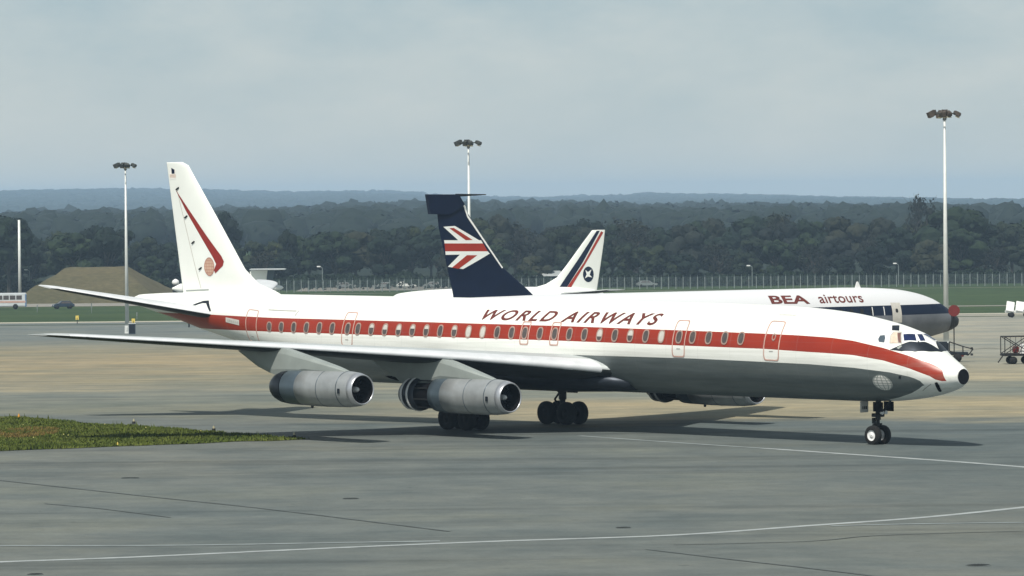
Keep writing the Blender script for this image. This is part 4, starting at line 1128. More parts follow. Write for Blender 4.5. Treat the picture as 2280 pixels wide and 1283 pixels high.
bm = bmesh.new(); bm_box(bm, ((x0 + x1) / 2, 0, z0 + .06), (x1 - x0, 3.6, .16), None, .05); from_bm('tailplane', bm, M['wing'], E)
zf = pq(600, 641)[1]
lathe('fuselage', [(0.5, .05), (0.2, .25), (-1.5, .55), (-4, .8), (-9, .85), (-12, .6), (-13, .1)], (0, 0, zf), M['white'], E, 'X', 24)
lathe('engine', [(0, .28), (-.5, .38), (-2, .4), (-2.6, .3)], (-1.0, -1.1, zf + .15), M['white'], E, 'X', 20)
lathe('engine', [(0, .28), (-.5, .38), (-2, .4), (-2.6, .3)], (-1.0, 1.1, zf + .15), M['white'], E, 'X', 20)
bm = bmesh.new()
for (x_, y_) in ((-11, 0), (-5, 1.2), (-5, -1.2)): bm_cone(bm, (x_, y_, 0), (x_, y_, zf), .1, .1, 8)
from_bm('landing_gear', bm, M['gear'], E)
bm = bmesh.new(); bm_box(bm, (-5.5, 0, zf - .6), (2.2, 12, .16), None, .05); from_bm('wing', bm, M['wing'], E)

# ------------------------------------------------------------------ floodlight masts
def mast(px, base_d, topx, topy, hw, label, red=False, boxy=1.0):
    p = foot(px, base_d); tp = on_depth(topx, topy, base_d); H = tp.z - p.z
    r = empty('floodlight_mast', p, rnd.uniform(-.08, .08), label, 'floodlight mast', 'floodlight masts round the apron')
    bm = bmesh.new(); bm_cone(bm, (0, 0, .5), (0, 0, H - .2), .235, .085, 14); from_bm('pole', bm, M['mast'], r, True)
    bm = bmesh.new(); bm_cone(bm, (0, 0, 0), (0, 0, .9), .30, .27, 14); bm_box(bm, (0, -.3, .55), (.16, .08, .4)); from_bm('base', bm, M['mast'], r)
    bm = bmesh.new(); bm_cone(bm, (0, 0, H - .55), (0, 0, H + .25), .16, .12, 10)
    n = 20
    for k in range(n):
        a, c = 2 * math.pi * k / n, 2 * math.pi * (k + 1) / n; R_ = hw * .62
        bm_cone(bm, (R_ * math.cos(a), R_ * math.sin(a), H), (R_ * math.cos(c), R_ * math.sin(c), H), .045, .045, 6, False)
    for k in range(4):
        a = 2 * math.pi * k / 4; bm_cone(bm, (0, 0, H), (hw * .62 * math.cos(a), hw * .62 * math.sin(a), H), .04, .04, 6)
    from_bm('head_frame', bm, M['lampbody'], r)
    for a in (0, 90, 180, 270):
        for dt in (-.17, .17):
            ang = math.radians(a) + dt * (1.1 if a in (90, 270) else 1.0)
            R_ = hw * (.76 if dt > 0 else .72)
            rot = Matrix.Rotation(math.radians(a) + dt * 2, 4, 'Z') @ Matrix.Rotation(math.radians(24), 4, 'Y')
            q = Vector((R_ * math.cos(ang * 1.0), R_ * math.sin(ang) * 1.25, H - .02))
            bm = bmesh.new(); bm_box(bm, q, (hw * .42, hw * .26, .34), rot, .05)
            l = from_bm('floodlight', bm, M['lampred'] if red else M['lampbody'], r)
            q2 = q + rot.to_3x3() @ Vector((hw * .10, 0, -.24)); bm = bmesh.new(); bm_box(bm, q2, (hw * .24, hw * .24, .02), rot); from_bm('lens', bm, M['lampglass'], l)
    return r
mast(282, 480, 275.5, 368, 1.30, 'white floodlight mast left of the big tail, in front of the earth mound')
mast(1046, 431, 1036, 318, 1.38, 'white floodlight mast standing behind the navy fin with the flag')
mast(2106, 350, 2102.5, 253, 1.42, 'tall white floodlight mast just right of the big airliner nose, with rusty lamp heads', True)
p = foot(44, 790); tp = on_depth(42, 490, 790)
r = empty('thin_mast', p, 0, 'plain thin white mast without lamps rising behind the bus', 'mast')
bm = bmesh.new(); bm_cone(bm, (0, 0, 0), (0, 0, tp.z - p.z), .30, .22, 10); from_bm('pole', bm, M['mast'], r, True)
bm = bmesh.new(); bm_cone(bm, (0, 0, 0), (0, 0, .6), .5, .4, 10); from_bm('base', bm, M['mast'], r)

# ------------------------------------------------------------------ street lamps, fence
for (px, ty, d, lab) in [(1675, 592, 880, 'small street lamp at the fence, above the roof lettering of the second jet'), (2001, 587, 880, 'small street lamp at the fence, above the cockpit of the second jet'),
                         (718, 594, 885, 'small street lamp between the two tails, by the pale yard'), (66, 601, 885, 'small street lamp just right of the thin white mast'), (616, 596, 900, 'small street lamp behind the small T-tailed jet')]:
    p = foot(px, d); tp = on_depth(px, ty, d); H = tp.z - p.z
    r = empty('street_lamp', p, 0, lab, 'street lamp', 'street lamps along the fence')
    bm = bmesh.new(); bm_cone(bm, (0, 0, 0), (0, 0, H - .25), .11, .07, 8); bm_cone(bm, (0, 0, H - .25), (-.45, 0, H), .06, .06, 8); from_bm('pole', bm, M['post'], r)
    bm = bmesh.new(); bm_box(bm, (-.75, 0, H + .02), (.75, .3, .26), None, .06); from_bm('lamp_head', bm, M['hub'], r)
# white ball left of the fin
p = foot(391, 800); tp = on_depth(391, 629, 800)
r = empty('radar_dome', p, 0, 'small white dome on a dark post between the earth mound and the big fin', 'dome')
lathe('dome', [(tp.z - p.z - .55, .3), (tp.z - p.z - .3, .62), (tp.z - p.z, .7), (tp.z - p.z + .35, .58), (tp.z - p.z + .6, .2), (tp.z - p.z + .66, .02)], (0, 0, 0), M['hub'], r, 'Z', 20)
bm = bmesh.new(); bm_box(bm, (0, 0, (tp.z - p.z - .5) / 2), (1.1, 1.1, tp.z - p.z - .5), None, .1); from_bm('plinth', bm, M['gear'], r)

fence = empty('security_fence', foot(1440, 862), 0, 'long grey mesh fence on concrete posts in front of the trees', 'fence')
fx0 = -60.0; fy = 862.0; ox_ = fence.location.x
pm = bmesh.new(); bm_box(pm, (0, 0, 1.2), (.17, .17, 2.4)); bm_cone(pm, (0, 0, 2.35), (0, -.35, 2.75), .06, .05, 4)
me = bpy.data.meshes.new('post'); pm.to_mesh(me); pm.free(); me.materials.append(M['post'])
xx = fx0; xend = 118.0; k = 0
while xx < xend:
    o = bpy.data.objects.new('post', me); C.objects.link(o); o.parent = fence; o.location = (xx - ox_, 0, 0); o.rotation_euler = (0, 0, rnd.uniform(-.05, .05)); xx += 1.48 + rnd.uniform(-.04, .04)
# mesh: wires in one net
bm = bmesh.new()
for z in np.arange(.15, 2.45, .22): bm_box(bm, ((fx0 + xend) / 2 - ox_, 0.1, z), (xend - fx0, .018, .03))
xx = fx0
while xx < xend:
    bm_box(bm, (xx - ox_, .1, 1.2), (.024, .018, 2.35)); xx += .42
o = from_bm('wire_mesh', bm, M['rail'], fence); tag(o, kind='stuff')

# ------------------------------------------------------------------ mound, shed, vehicles
def mound():
    d0 = 800.0
    L = lambda px, d: (px - 1140) / FPX * d
    xs0, xs1, xt0, xt1 = L(38, d0), L(376, d0), L(135, d0), L(262, d0)
    H = on_depth(200, 594, 812).z - gz(800)
    vs, fs = [], []; nx, ny = 60, 30
    for j in range(ny + 1):
        for i in range(nx + 1):
            u = i / nx; v_ = j / ny
            x = xs0 - 3 + (xs1 - xs0 + 6) * u; y = 783 + 60 * v_
            fxm = min(max((x - xs0) / (xt0 - xs0), 0), 1, ) * min(max((xs1 - x) / (xs1 - xt1), 0), 1)
            fxm = min(min(max((x - xs0) / (xt0 - xs0), 0), 1), min(max((xs1 - x) / (xs1 - xt1), 0), 1))
            fym = min(min(v_ / .42, (1 - v_) / .42), 1)
            h = H * min(fxm, fym); nz_ = mnoise.fractal(Vector((x * .12, y * .12, 0)), 1, 2, 4)
            vs.append((x, y, gz(y) - .1 + h + nz_ * .28 * min(1, h)))
    for j in range(ny):
        for i in range(nx): fs.append((j * (nx + 1) + i, j * (nx + 1) + i + 1, (j + 1) * (nx + 1) + i + 1, (j + 1) * (nx + 1) + i))
    o = from_lists('earth_mound', vs, fs, M['mound'], None, True); tag(o, kind='structure')
mound()

p = foot(1212, 890)
r = empty('shed', p, .25, 'low dark shed with a pale sloping roof, between the navy fin and the striped fin', 'shed')
bm = bmesh.new(); bm_box(bm, (0, 0, 1.2), (7.3, 6, 2.4)); from_bm('wall', bm, M['wall'], r)
bm = bmesh.new()
vs_ = [bm.verts.new(v_) for v_ in [(-4, -3.3, 2.35), (4, -3.3, 2.35), (3.4, 0, 3.4), (-3.4, 0, 3.4), (-4, 3.3, 2.35), (4, 3.3, 2.35)]]
for f in ((0, 1, 2, 3), (3, 2, 5, 4), (0, 3, 4), (1, 5, 2), (0, 4, 5, 1)): bm.faces.new([vs_[i] for i in f])
from_bm('roof', bm, M['roof'], r)
bm = bmesh.new(); bm_box(bm, (-1.5, -3.02, 1.0), (1.2, .06, 2.0)); from_bm('door', bm, M['gear'], r)

def car(px, d, rz, mat, label, L=4.0, group=None, H=1.35):
    r = empty('parked_car', foot(px, d) + Vector((0, 0, .03)), rz, label, 'car', group)
    prof = [(-L / 2, .35), (-L / 2, .78), (-L * .40, .88), (-L * .30, H), (L * .10, H), (L * .24, .90), (L * .48, .78), (L / 2, .60), (L / 2, .35)]
    bm = bmesh.new(); bm_prism(bm, [(a, b_) for a, b_ in prof], -.78, .78)
    for v_ in bm.verts:
        if v_.co.z > 1.1: v_.co.y *= .82
    bmesh.ops.bevel(bm, geom=bm.edges[:], offset=.05, segments=2, affect='EDGES')
    from_bm('body', bm, mat, r)
    bm = bmesh.new()
    for sd in (-1, 1):
        vs_ = [bm.verts.new(v_) for v_ in [(-L * .33, sd * .765, .95), (L * .18, sd * .765, .95), (L * .08, sd * .675, H - .10), (-L * .27, sd * .675, H - .10)]]; bm.faces.new(vs_)
    for (a, b_, s_) in ((L * .235, L * .115, 1), (-L * .385, -L * .31, -1)):
        vs_ = [bm.verts.new(v_) for v_ in [(a + s_ * .03, -.66, .93), (a + s_ * .03, .66, .93), (b_ + s_ * .03, .58, H - .08), (b_ + s_ * .03, -.58, H - .08)]]; bm.faces.new(vs_)
    from_bm('windows', bm, M['glass'], r)
    for a in (-L * .31, L * .31):
        for sd in (-1, 1):
            lathe('wheel', [(-.09, .02), (-.09, .30), (.09, .30), (.09, .02)], (a, sd * .70, .30), M['tyre'], r, 'Y', 16)
    bm = bmesh.new()
    for sd in (-1, 1): bm_box(bm, (L / 2 - .01, sd * .55, .64), (.06, .26, .14))
    from_bm('headlight', bm, M['hub'], r)
    return r
car(140, 742, math.radians(200), M['carblue'], 'small dark blue car parked on the grass left of the tailplane', 3.7)
car(1440, 880, .2, M['cargrey'], 'pale car by the fence, right of the striped fin', 4.2, 'pale cars by the fence')
for i, (px, d, rz, lab) in enumerate([(770, 892, .1, 'pale car in the yard behind the fence, just right of the street lamp'), (852, 888, 3.0, 'pale car in the yard behind the fence, above the hump of the white roof'),
                      (905, 893, .2, 'pale car in the yard behind the fence, second left of the navy fin'), (962, 889, 3.1, 'pale car in the yard behind the fence, next to the navy fin'), (1150, 884, .1, 'pale car parked at the left end of the low shed')]):
    car(px, d, rz, M['cargrey'] if i != 2 else M['white'], lab, 4.1, 'pale cars by the fence')

# bus, cut by the left edge of the picture
r = empty('bus', foot(10, 745) + Vector((0, 0, .03)), math.radians(6), 'white and blue single-deck bus at the left edge, on the road by the mound', 'bus')
r.location.x = (58 - 1140) / FPX * 745 - 5.0
bm = bmesh.new(); bm_box(bm, (0, 0, 1.62), (10.0, 2.4, 2.35), None, .14); from_bm('body', bm, M['bus'], r)
bm = bmesh.new(); bm_box(bm, (4.86, 0, 1.5), (.32, 2.44, 2.2), None, .05); from_bm('front_panel', bm, M['busblue'], r)
bm = bmesh.new(); bm_box(bm, (0, -1.22, 1.28), (9.7, .03, .34)); from_bm('side_band', bm, M['outline'], r)
for k in range(8): 
    bm = bmesh.new(); bm_box(bm, (-4.1 + k * 1.12, -1.215, 2.02), (.95, .04, .72), None, .01); from_bm('window', bm, M['glass'], r)
bm = bmesh.new(); bm_box(bm, (5.03, 0, 2.0), (.03, 2.0, .9)); from_bm('windscreen', bm, M['glass'], r)
for x_ in (-3.2, 3.1):
    for sd in (-1, 1): lathe('wheel', [(-.14, .02), (-.14, .46), (.14, .46), (.14, .02)], (x_, sd * 1.1, .46), M['tyre'], r, 'Y', 20)

# cabinet at the mast base
r = empty('electrical_cabinet', foot(293, 474), .1, 'dark grey cabinet beside the foot of the left floodlight mast', 'cabinet')
bm = bmesh.new(); bm_box(bm, (0, 0, .62), (.75, .5, 1.15), None, .03); from_bm('body', bm, M['steel_blue'], r)
bm = bmesh.new(); bm_box(bm, (0, -.262, .62), (.62, .02, .95)); from_bm('door', bm, M['steel_dark'], r)
bm = bmesh.new(); bm_box(bm, (0, 0, 1.22), (.82, .58, .06)); from_bm('lid', bm, M['mast'], r)

# small marker boards in the grass
for (px, py, col_, lab, hh) in [(172, 716, 'yellow', 'yellow marker board on the grass edge below the dark car', 1.1), (297, 722, 'yellow', 'yellow marker board right of the left mast', 1.0), (204, 692, 'post', 'thin pale post standing in the left grass', 1.6), (83, 690, 'post', 'thin pale post in the grass between bus and dark car', 1.2), (305, 706, 'post', 'small pale post above the yellow board right of the left mast', 1.0)]:
    p = on_ground(px, py + 6)
    r = empty('marker_post', p + Vector((0, 0, .05)), 0, lab, 'marker post')
    bm = bmesh.new(); bm_cone(bm, (0, 0, 0), (0, 0, hh * .7), .05, .05, 8); from_bm('post', bm, M['gear'] if col_ == 'yellow' else M['post'], r)
    bm = bmesh.new(); bm_box(bm, (0, 0, hh * .72), (.42 if col_ == 'yellow' else .16, .06, hh * .5), None, .01); from_bm('board', bm, M[col_], r)

# right side: caged trolley, generator cart, white truck, red disc
def tube_frame(bm, P_, E_, r_): 
    for a, b_ in E_: bm_cone(bm, P_[a], P_[b_], r_, r_, 6)
p = foot(2262, 310)
r = empty('baggage_trolley', p + Vector((0, 0, .03)), .1, 'dark caged trolley with red and white load, cut by the right edge of the picture', 'trolley')
bm = bmesh.new(); xs_, ys_, z0_, z1_ = 1.1, .7, .75, 2.0
pp = [(sx * xs_ * .9, sy * ys_, z) for z in (z0_, z1_) for sx in (-1, 1) for sy in (-1, 1)]
tube_frame(bm, pp, [(0, 1), (0, 2), (1, 3), (2, 3), (4, 5), (4, 6), (5, 7), (6, 7), (0, 4), (1, 5), (2, 6), (3, 7), (0, 6), (2, 4), (1, 7), (3, 5)], .035)
for k in range(1, 5): bm_cone(bm, (-xs_ * .9 + k * .4, -ys_, z0_), (-xs_ * .9 + k * .4, -ys_, z1_), .018, .018, 5)
from_bm('cage', bm, M['gear'], r)
bm = bmesh.new(); bm_box(bm, (0, 0, .66), (2.1, 1.5, .12), None, .02); from_bm('platform', bm, M['gear'], r)
bm = bmesh.new(); bm_box(bm, (-.12, -.3, 1.05), (.42, .5, .5), None, .08); from_bm('red_case', bm, M['redboard'], r)
bm = bmesh.new(); bm_cone(bm, (.42, -.3, .75), (.42, -.3, 1.45), .26, .24, 14); from_bm('white_drum', bm, M['hub'], r)
for x_ in (-.35, .75):
    for sd in (-1, 1): lathe('wheel', [(-.08, .02), (-.08, .28), (.08, .28), (.08, .02)], (x_, sd * .6, .28), M['tyre'], r, 'Y', 18)
bm = bmesh.new(); bm_cone(bm, (-1.0, 0, .6), (-1.35, 0, .12), .05, .05, 6); from_bm('drawbar', bm, M['gear'], r)

p = foot(2128, 318)
r = empty('tow_tractor', p + Vector((0, 0, .03)), -.1, 'low dark ground cart with a sloping drawbar, right behind the big airliner nose', 'ground cart')
bm = bmesh.new(); bm_box(bm, (-1.2, 0, 1.0), (1.3, 1.1, 1.0), None, .1); bm_box(bm, (-.2, 0, .62), (2.2, 1.0, .22), None, .05); from_bm('body', bm, M['steel_dark'], r)
bm = bmesh.new()
tube_frame(bm, [(-.5, -.3, 1.5), (.5, -.3, 1.15), (1.25, -.3, .95), (-.5, -.3, .8), (.9, -.3, .5), (.5, -.3, .6)], [(0, 1), (1, 2), (0, 3), (3, 4), (1, 5), (2, 4)], .05); from_bm('drawbar', bm, M['gear'], r)
bm = bmesh.new(); bm_box(bm, (.45, -.35, .55), (.26, .2, .34), None, .04); from_bm('red_lamp', bm, M['redboard'], r)
for (x_, z_) in ((1.15, 1.0), (1.15, .55)):
    bm = bmesh.new(); bm_box(bm, (x_, -.35, z_), (.2, .12, .16), None, .02); from_bm('socket_box', bm, M['gear'], r)
for x_ in (-1.4, .1):
    for sd in (-1, 1): lathe('wheel', [(-.1, .02), (-.1, .32), (.1, .32), (.1, .02)], (x_, sd * .6, .32), M['tyre'], r, 'Y', 18)

p = on_ground(2262, 708)
r = empty('utility_truck', p + Vector((0, 0, .06)), .05, 'small white truck with two slanted white panels at the right edge of the picture', 'truck')
for x_ in (-.75, .45):
    bm = bmesh.new(); bm_box(bm, (x_, -.3, 1.38), (1.0, .12, 1.25), Matrix.Rotation(.18, 4, 'Y') @ Matrix.Rotation(-.3, 4, 'X'), .03); from_bm('panel', bm, M['hub'], r)
bm = bmesh.new(); bm_box(bm, (.35, .3, .72), (3.2, 1.2, .3), None, .05); bm_box(bm, (1.5, .2, 1.35), (1.2, 1.4, 1.1), None, .1); from_bm('body', bm, M['white'], r)
for x_ in (-.55, 1.4):
    for sd in (-1, 1): lathe('wheel', [(-.1, .02), (-.1, .32), (.1, .32), (.1, .02)], (x_, .3 + sd * .6, .32), M['tyre'], r, 'Y', 18)
tp = on_depth(2124, 693, 300); p = foot(2124, 300)
r = empty('warning_disc', p + Vector((0, 0, .03)), 0, 'round dark red disc on a post just behind the nose of the second jet', 'sign')
bm = bmesh.new(); bm_cone(bm, (0, -.05, tp.z - p.z), (0, .05, tp.z - p.z), .40, .40, 24); from_bm('disc', bm, M['redboard'], r)
bm = bmesh.new(); bm_cone(bm, (0, .1, 0), (0, .1, tp.z - p.z), .04, .04, 8); from_bm('post', bm, M['gear'], r)

# ------------------------------------------------------------------ foreground grass wedge
wedge_px = [(-260, 905), (-120, 915), (0, 929), (100, 938), (200, 946), (300, 952), (430, 961), (560, 972), (640, 977), (692, 980), (620, 983), (520, 986), (430, 990), (300, 995), (150, 1001), (0, 1006), (-120, 1011), (-260, 1016)]
wedge = [on_ground(*p) for p in wedge_px]
wj = []
for a, b_ in zip(wedge, wedge[1:] + wedge[:1]):
    for k in range(5):
        q = a.lerp(b_, k / 5); nn = mnoise.noise(Vector((q.x * .6, q.y * .6, 5))) * .35; wj.append((q.x + nn * .4, q.y + nn))
sheet('grass_patch_soil', wj, 0.05, M['soil'])
def inside(x, y, poly):
    c = False; n = len(poly); j = n - 1
    for i in range(n):
        xi, yi = poly[i]; xj, yj = poly[j]
        if (yi > y) != (yj > y) and x < (xj - xi) * (y - yi) / (yj - yi) + xi: c = not c
        j = i
    return c
vs, fs, ms = [], [], []
xsw = [p[0] for p in wj]; ysw = [p[1] for p in wj]
grng = random.Random(3); cnt = 0
while cnt < 26000:
    x = grng.uniform(min(xsw), max(xsw)); y = grng.uniform(min(ysw), max(ysw))
    if x < -26: continue
    if not inside(x, y, wj): continue
    cl = mnoise.fractal(Vector((x * .45, y * .25, 2)), 1, 2, 3)
    h = .05 + .10 * max(0, cl + .3) + grng.random() * .05
    if grng.random() < .006: h += .18
    a = grng.uniform(0, math.pi); wd = grng.uniform(.03, .08); dx, dy = math.cos(a) * wd, math.sin(a) * wd; lx, ly = grng.gauss(0, .05), grng.gauss(0, .05)
    z = gz(y) + .05; k = len(vs)
    vs += [(x - dx, y - dy, z), (x + dx, y + dy, z), (x + lx, y + ly, z + h)]; fs.append((k, k + 1, k + 2)); cnt += 1
o = from_lists('grass', vs, fs, M['grass_blade']); tag(o, 'patch of green grass tapering to a point on the apron, front left', 'grass', kind='stuff')
vs, fs = [], []
for i in range(110):
    x = grng.uniform(-24, -9); y = grng.uniform(186, 214)
    if not inside(x, y, wj): continue
    if mnoise.noise(Vector((x * .5, y * .3, 9))) < .0: continue
    s_ = grng.uniform(.010, .026); z = gz(y) + .12; k = len(vs)
    vs += [(x - s_, y, z), (x + s_, y, z), (x + s_, y + s_, z + s_ * 1.6), (x - s_, y + s_, z + s_ * 1.6)]; fs.append((k, k + 1, k + 2, k + 3))
o = from_lists('yellow_flowers', vs, fs, M['flower']); tag(o, 'tiny yellow flowers scattered in the front left grass patch', 'flowers', kind='stuff')
vs, fs = [], []
dc = on_ground(62, 968)
for i in range(2600):
    a = grng.uniform(0, 6.28); q_ = grng.random() ** .5
    x = dc.x + 1.5 * q_ * math.cos(a); y = dc.y + 4.2 * q_ * math.sin(a)
    if mnoise.noise(Vector((x * 1.2, y * .8, 4))) < -.25: continue
    h = .10 + .08 * grng.random(); wd = grng.uniform(.03, .07); z = gz(y) + .05; k = len(vs); b_ = grng.uniform(0, 3.1)
    vs += [(x - math.cos(b_) * wd, y - math.sin(b_) * wd, z), (x + math.cos(b_) * wd, y + math.sin(b_) * wd, z), (x + grng.gauss(0, .05), y + grng.gauss(0, .05), z + h)]; fs.append((k, k + 1, k + 2))
o = from_lists('dry_grass', vs, fs, M['dry']); tag(o, 'brown dried-out spot in the grass patch, front left', 'dry grass', kind='stuff')
# edge lights and marker by the wedge
for (px, py, lab, mm) in [(298, 946, 'small dark edge light on the back rim of the grass patch, nearest the left', 'gear'), (476, 962, 'small dark edge light on the back rim of the grass patch, middle one', 'gear'), (655, 977, 'small dark edge light at the tip of the grass patch', 'gear'), (262, 994, 'small yellow marker on the front edge of the grass patch', 'yellow'), (42, 934, 'small orange marker on the back rim of the grass patch at the far left', 'orange')]:
    p = on_ground(px, py)
    r = empty('edge_light', p + Vector((0, 0, .05)), 0, lab, 'edge light')
    if mm == 'yellow': r.scale = (.55, .55, .6)
    bm = bmesh.new(); bm_cone(bm, (0, 0, 0), (0, 0, .12), .10, .08, 10); from_bm('base', bm, M[mm], r)
    bm = bmesh.new(); bm_cone(bm, (0, 0, .12), (0, 0, .24), .06, .03, 10); from_bm('lamp', bm, M['lampglass'] if mm == 'gear' else M[mm], r)

# ------------------------------------------------------------------ trees
_b = bmesh.new(); bmesh.ops.create_icosphere(_b, subdivisions=2, radius=1.0)
ICO_V = [tuple(v.co) for v in _b.verts]; ICO_F = [tuple(v.index for v in f.verts) for f in _b.faces]; _b.free()
_b = bmesh.new(); bmesh.ops.create_icosphere(_b, subdivisions=1, radius=1.0)
ICO1_V = np.array([tuple(v.co) for v in _b.verts]); ICO1_F = np.array([tuple(v.index for v in f.verts) for f in _b.faces]); _b.free()
def tree_meshes(seed, H, W, leaf, nleaf, lsize, bare=0.0, clumps=16, lowz=0.12):
    g = random.Random(seed)
    bm = bmesh.new()
    tr = H * .018 + .08
    bm_cone(bm, (0, 0, -.3), (g.uniform(-.2, .2), 0, H * .35), tr * 1.3, tr * .8, 7)
    tips = []
    for k in range(clumps):
        a = g.uniform(0, 2 * math.pi); f = g.random()
        z = H * (lowz + .16 + (.84 - lowz - .16) * f + .02); R_ = W * .5 * math.sqrt(max(0.05, 1 - ((z / H - .52) / .56) ** 2)) * g.uniform(.25, .85)
        tip = Vector((R_ * math.cos(a), R_ * math.sin(a), z)); st_ = Vector((0, 0, H * g.uniform(.18, .5)))
        if st_.z > z: st_.z = z * .7
        mid_ = st_.lerp(tip, .5) + Vector((0, 0, g.uniform(-.3, .5)))
        bm_cone(bm, st_, mid_, tr * .45, tr * .28, 5, False); bm_cone(bm, mid_, tip, tr * .28, tr * .1, 5, False)
        tips.append((tip, W * g.uniform(.14, .25)))
        if bare > .3:
            for q in range(5):
                e2 = tip + Vector((g.gauss(0, 1), g.gauss(0, 1), abs(g.gauss(0, 1)) + .3)) * W * .12; bm_cone(bm, mid_.lerp(tip, g.random()), e2, tr * .14, tr * .05, 4, False)
    tips.append((Vector((0, 0, H * .86)), W * .2))
    trunk = bpy.data.meshes.new('trunk'); bm.to_mesh(trunk); bm.free(); trunk.materials.append(M['bark'])
    vs, fs = [], []
    if bare < .3:
        for c_, R_ in tips:
            k = len(vs); sx = Vector((g.uniform(.75, .95), g.uniform(.75, .95), g.uniform(.6, .75)))
            for q in ICO_V:
                rr_ = R_ * (.92 + .30 * mnoise.noise(Vector(q) * 1.6 + c_)); p = c_ + Vector((q[0] * sx.x, q[1] * sx.y, q[2] * sx.z)) * rr_
                p.z = max(p.z, H * lowz); vs.append(p)
            fs += [tuple(k + i for i in f) for f in ICO_F]
    n = int(nleaf * (1 - bare))
    for i in range(n):
        c_, R_ = tips[g.randrange(len(tips))]
        d = Vector((g.gauss(0, 1), g.gauss(0, 1), g.gauss(0, 1))).normalized() * R_ * (g.random() ** .45)
        d.z *= .75; p = c_ + d
        if p.z < H * lowz: p.z = H * lowz + g.random() * .3
        s_ = lsize * g.uniform(.6, 1.3)
        n_ = (d.normalized() * 1.5 + Vector((g.gauss(0, .5), g.gauss(0, .5), g.gauss(0, .5) + .25))).normalized(); u = n_.orthogonal().normalized() * s_; v_ = n_.cross(u.normalized()) * s_ * .8
        k = len(vs); vs += [p - u - v_, p + u - v_ * .6, p + u * .8 + v_, p - u * .7 + v_ * .8]; fs.append((k, k + 1, k + 2, k + 3))
    crown = bpy.data.meshes.new('crown'); crown.from_pydata([tuple(q) for q in vs], [], fs); crown.update(); crown.materials.append(leaf)
    return trunk, crown
variants = [tree_meshes(11, 14, 12, M['leaf_dark'], 1900, .36, 0, 20), tree_meshes(12, 14, 13, M['leaf_olive'], 1800, .36, 0, 18), tree_meshes(13, 14, 10.5, M['leaf_dark'], 1600, .38, .1, 15),
            tree_meshes(14, 14, 12.5, M['leaf_brown'], 1500, .32, .35, 20), tree_meshes(15, 14, 9.5, M['leaf_olive'], 1500, .36, .05, 16), tree_meshes(16, 14, 13.5, M['leaf_brown'], 1700, .34, .15, 22)]
vlab = ['dense dark round tree', 'broad olive tree', 'narrow dark tree', 'thin brownish half-bare tree', 'slim olive tree', 'wide brown-green tree']
zones = [(-999, 38, 'at the left edge'), (38, 150, 'behind the thin white mast'), (150, 270, 'behind the earth mound'), (270, 375, 'between left mast and big fin'), (375, 560, 'behind the big white fin'),
         (560, 680, 'above the small T-tailed jet'), (680, 800, 'above the yard street lamp'), (800, 960, 'left of the navy fin'), (960, 1090, 'behind the flag fin'), (1090, 1210, 'right of the navy fin'),
         (1210, 1350, 'behind the striped fin'), (1350, 1480, 'just right of the striped fin'), (1480, 1620, 'left of the roof street lamp'), (1620, 1750, 'above the BEA title'), (1750, 1900, 'above the airtours title'),
         (1900, 2030, 'behind the cockpit street lamp'), (2030, 2110, 'left of the tallest mast'), (2110, 2200, 'right of the tallest mast'), (2200, 9999, 'at the right edge')]
used_labels = {}
def tree_label(vi, px, row, H):
    z = [t_ for a, b_, t_ in zones if a <= px < b_][0]
    l = vlab[vi] + ' ' + z + ', ' + ['in the front row', 'in the middle row', 'in the rear row'][row]
    if l in used_labels:
        l2 = 'taller ' + l if H > used_labels[l] else 'shorter ' + l
        l3 = 'broader ' + l
        l = l2 if l2 not in used_labels else l3
    used_labels.setdefault(l, H)
    return l
def tree(vi, x, y, H, rz, label, Wf=1.0, group='trees in the belt behind the fence', zoff=0.0):
    tr, cr_ = variants[vi]
    r = empty('broadleaf_tree', (x, y, gz(y) + zoff), rz, label, 'tree', group)
    s_ = H / 14.0; r.scale = (s_ * Wf, s_ * Wf, s_)
    for nm, me in (('trunk', tr), ('crown', cr_)):
        o = bpy.data.objects.new(nm, me); C.objects.link(o); o.parent = r
    return r
sky_near = [(-200, 485), (0, 478), (30, 480), (60, 520), (90, 540), (150, 515), (190, 520), (235, 503), (270, 540), (310, 520), (350, 530), (400, 520), (480, 500), (520, 535), (560, 535), (600, 545), (650, 520), (700, 500), (740, 497), (800, 505), (860, 500), (920, 495), (980, 490),
            (1040, 492), (1100, 488), (1150, 492), (1200, 505), (1250, 500), (1300, 488), (1340, 500), (1400, 488), (1450, 495), (1500, 490), (1560, 498), (1620, 492), (1700, 490), (1725, 474), (1760, 492), (1790, 486), (1850, 495), (1900, 490), (1960, 482), (2010, 488), (2060, 478), (2100, 462), (2150, 459), (2190, 470), (2240, 480), (2300, 478), (2500, 480)]
tr_rng = random.Random(21)
for row, (d0, drop, st) in enumerate([(892, 40, 76), (928, 16, 60), (970, 0, 48)]):
    px = -150
    while px < 2440:
        d = d0 + tr_rng.uniform(-12, 12); x = (px - 1140) / FPX * d
        if row == 0 and (820 < px < 1000 or 690 < px < 820) : px += st; continue
        if row == 0 and px < 420: d += 30
        yt = interp(px, sky_near) + drop + tr_rng.uniform(-12, 20) + (18 if row == 0 else 0)
        tp = on_depth(px, yt, d); H = max(5.5, (tp.z - gz(d)) / .99)
        vi = tr_rng.choice([0, 1, 2, 3, 4, 5, 0, 1, 5]) if px > 400 else tr_rng.choice([0, 2, 0, 1])
        tree(vi, x, d, H, tr_rng.uniform(0, 6.28), tree_label(vi, px, row, H), tr_rng.uniform(.85, 1.25))
        px += st * tr_rng.uniform(.7, 1.3)
def special(px, yt, d, vi, label, Wf):
    tp = on_depth(px, yt, d); return tree(vi, tp.x, d, tp.z - gz(d), px * .1, label, Wf, None)
special(2128, 456, 905, 0, 'tall dark round-topped tree right behind the tallest floodlight mast', 1.25)
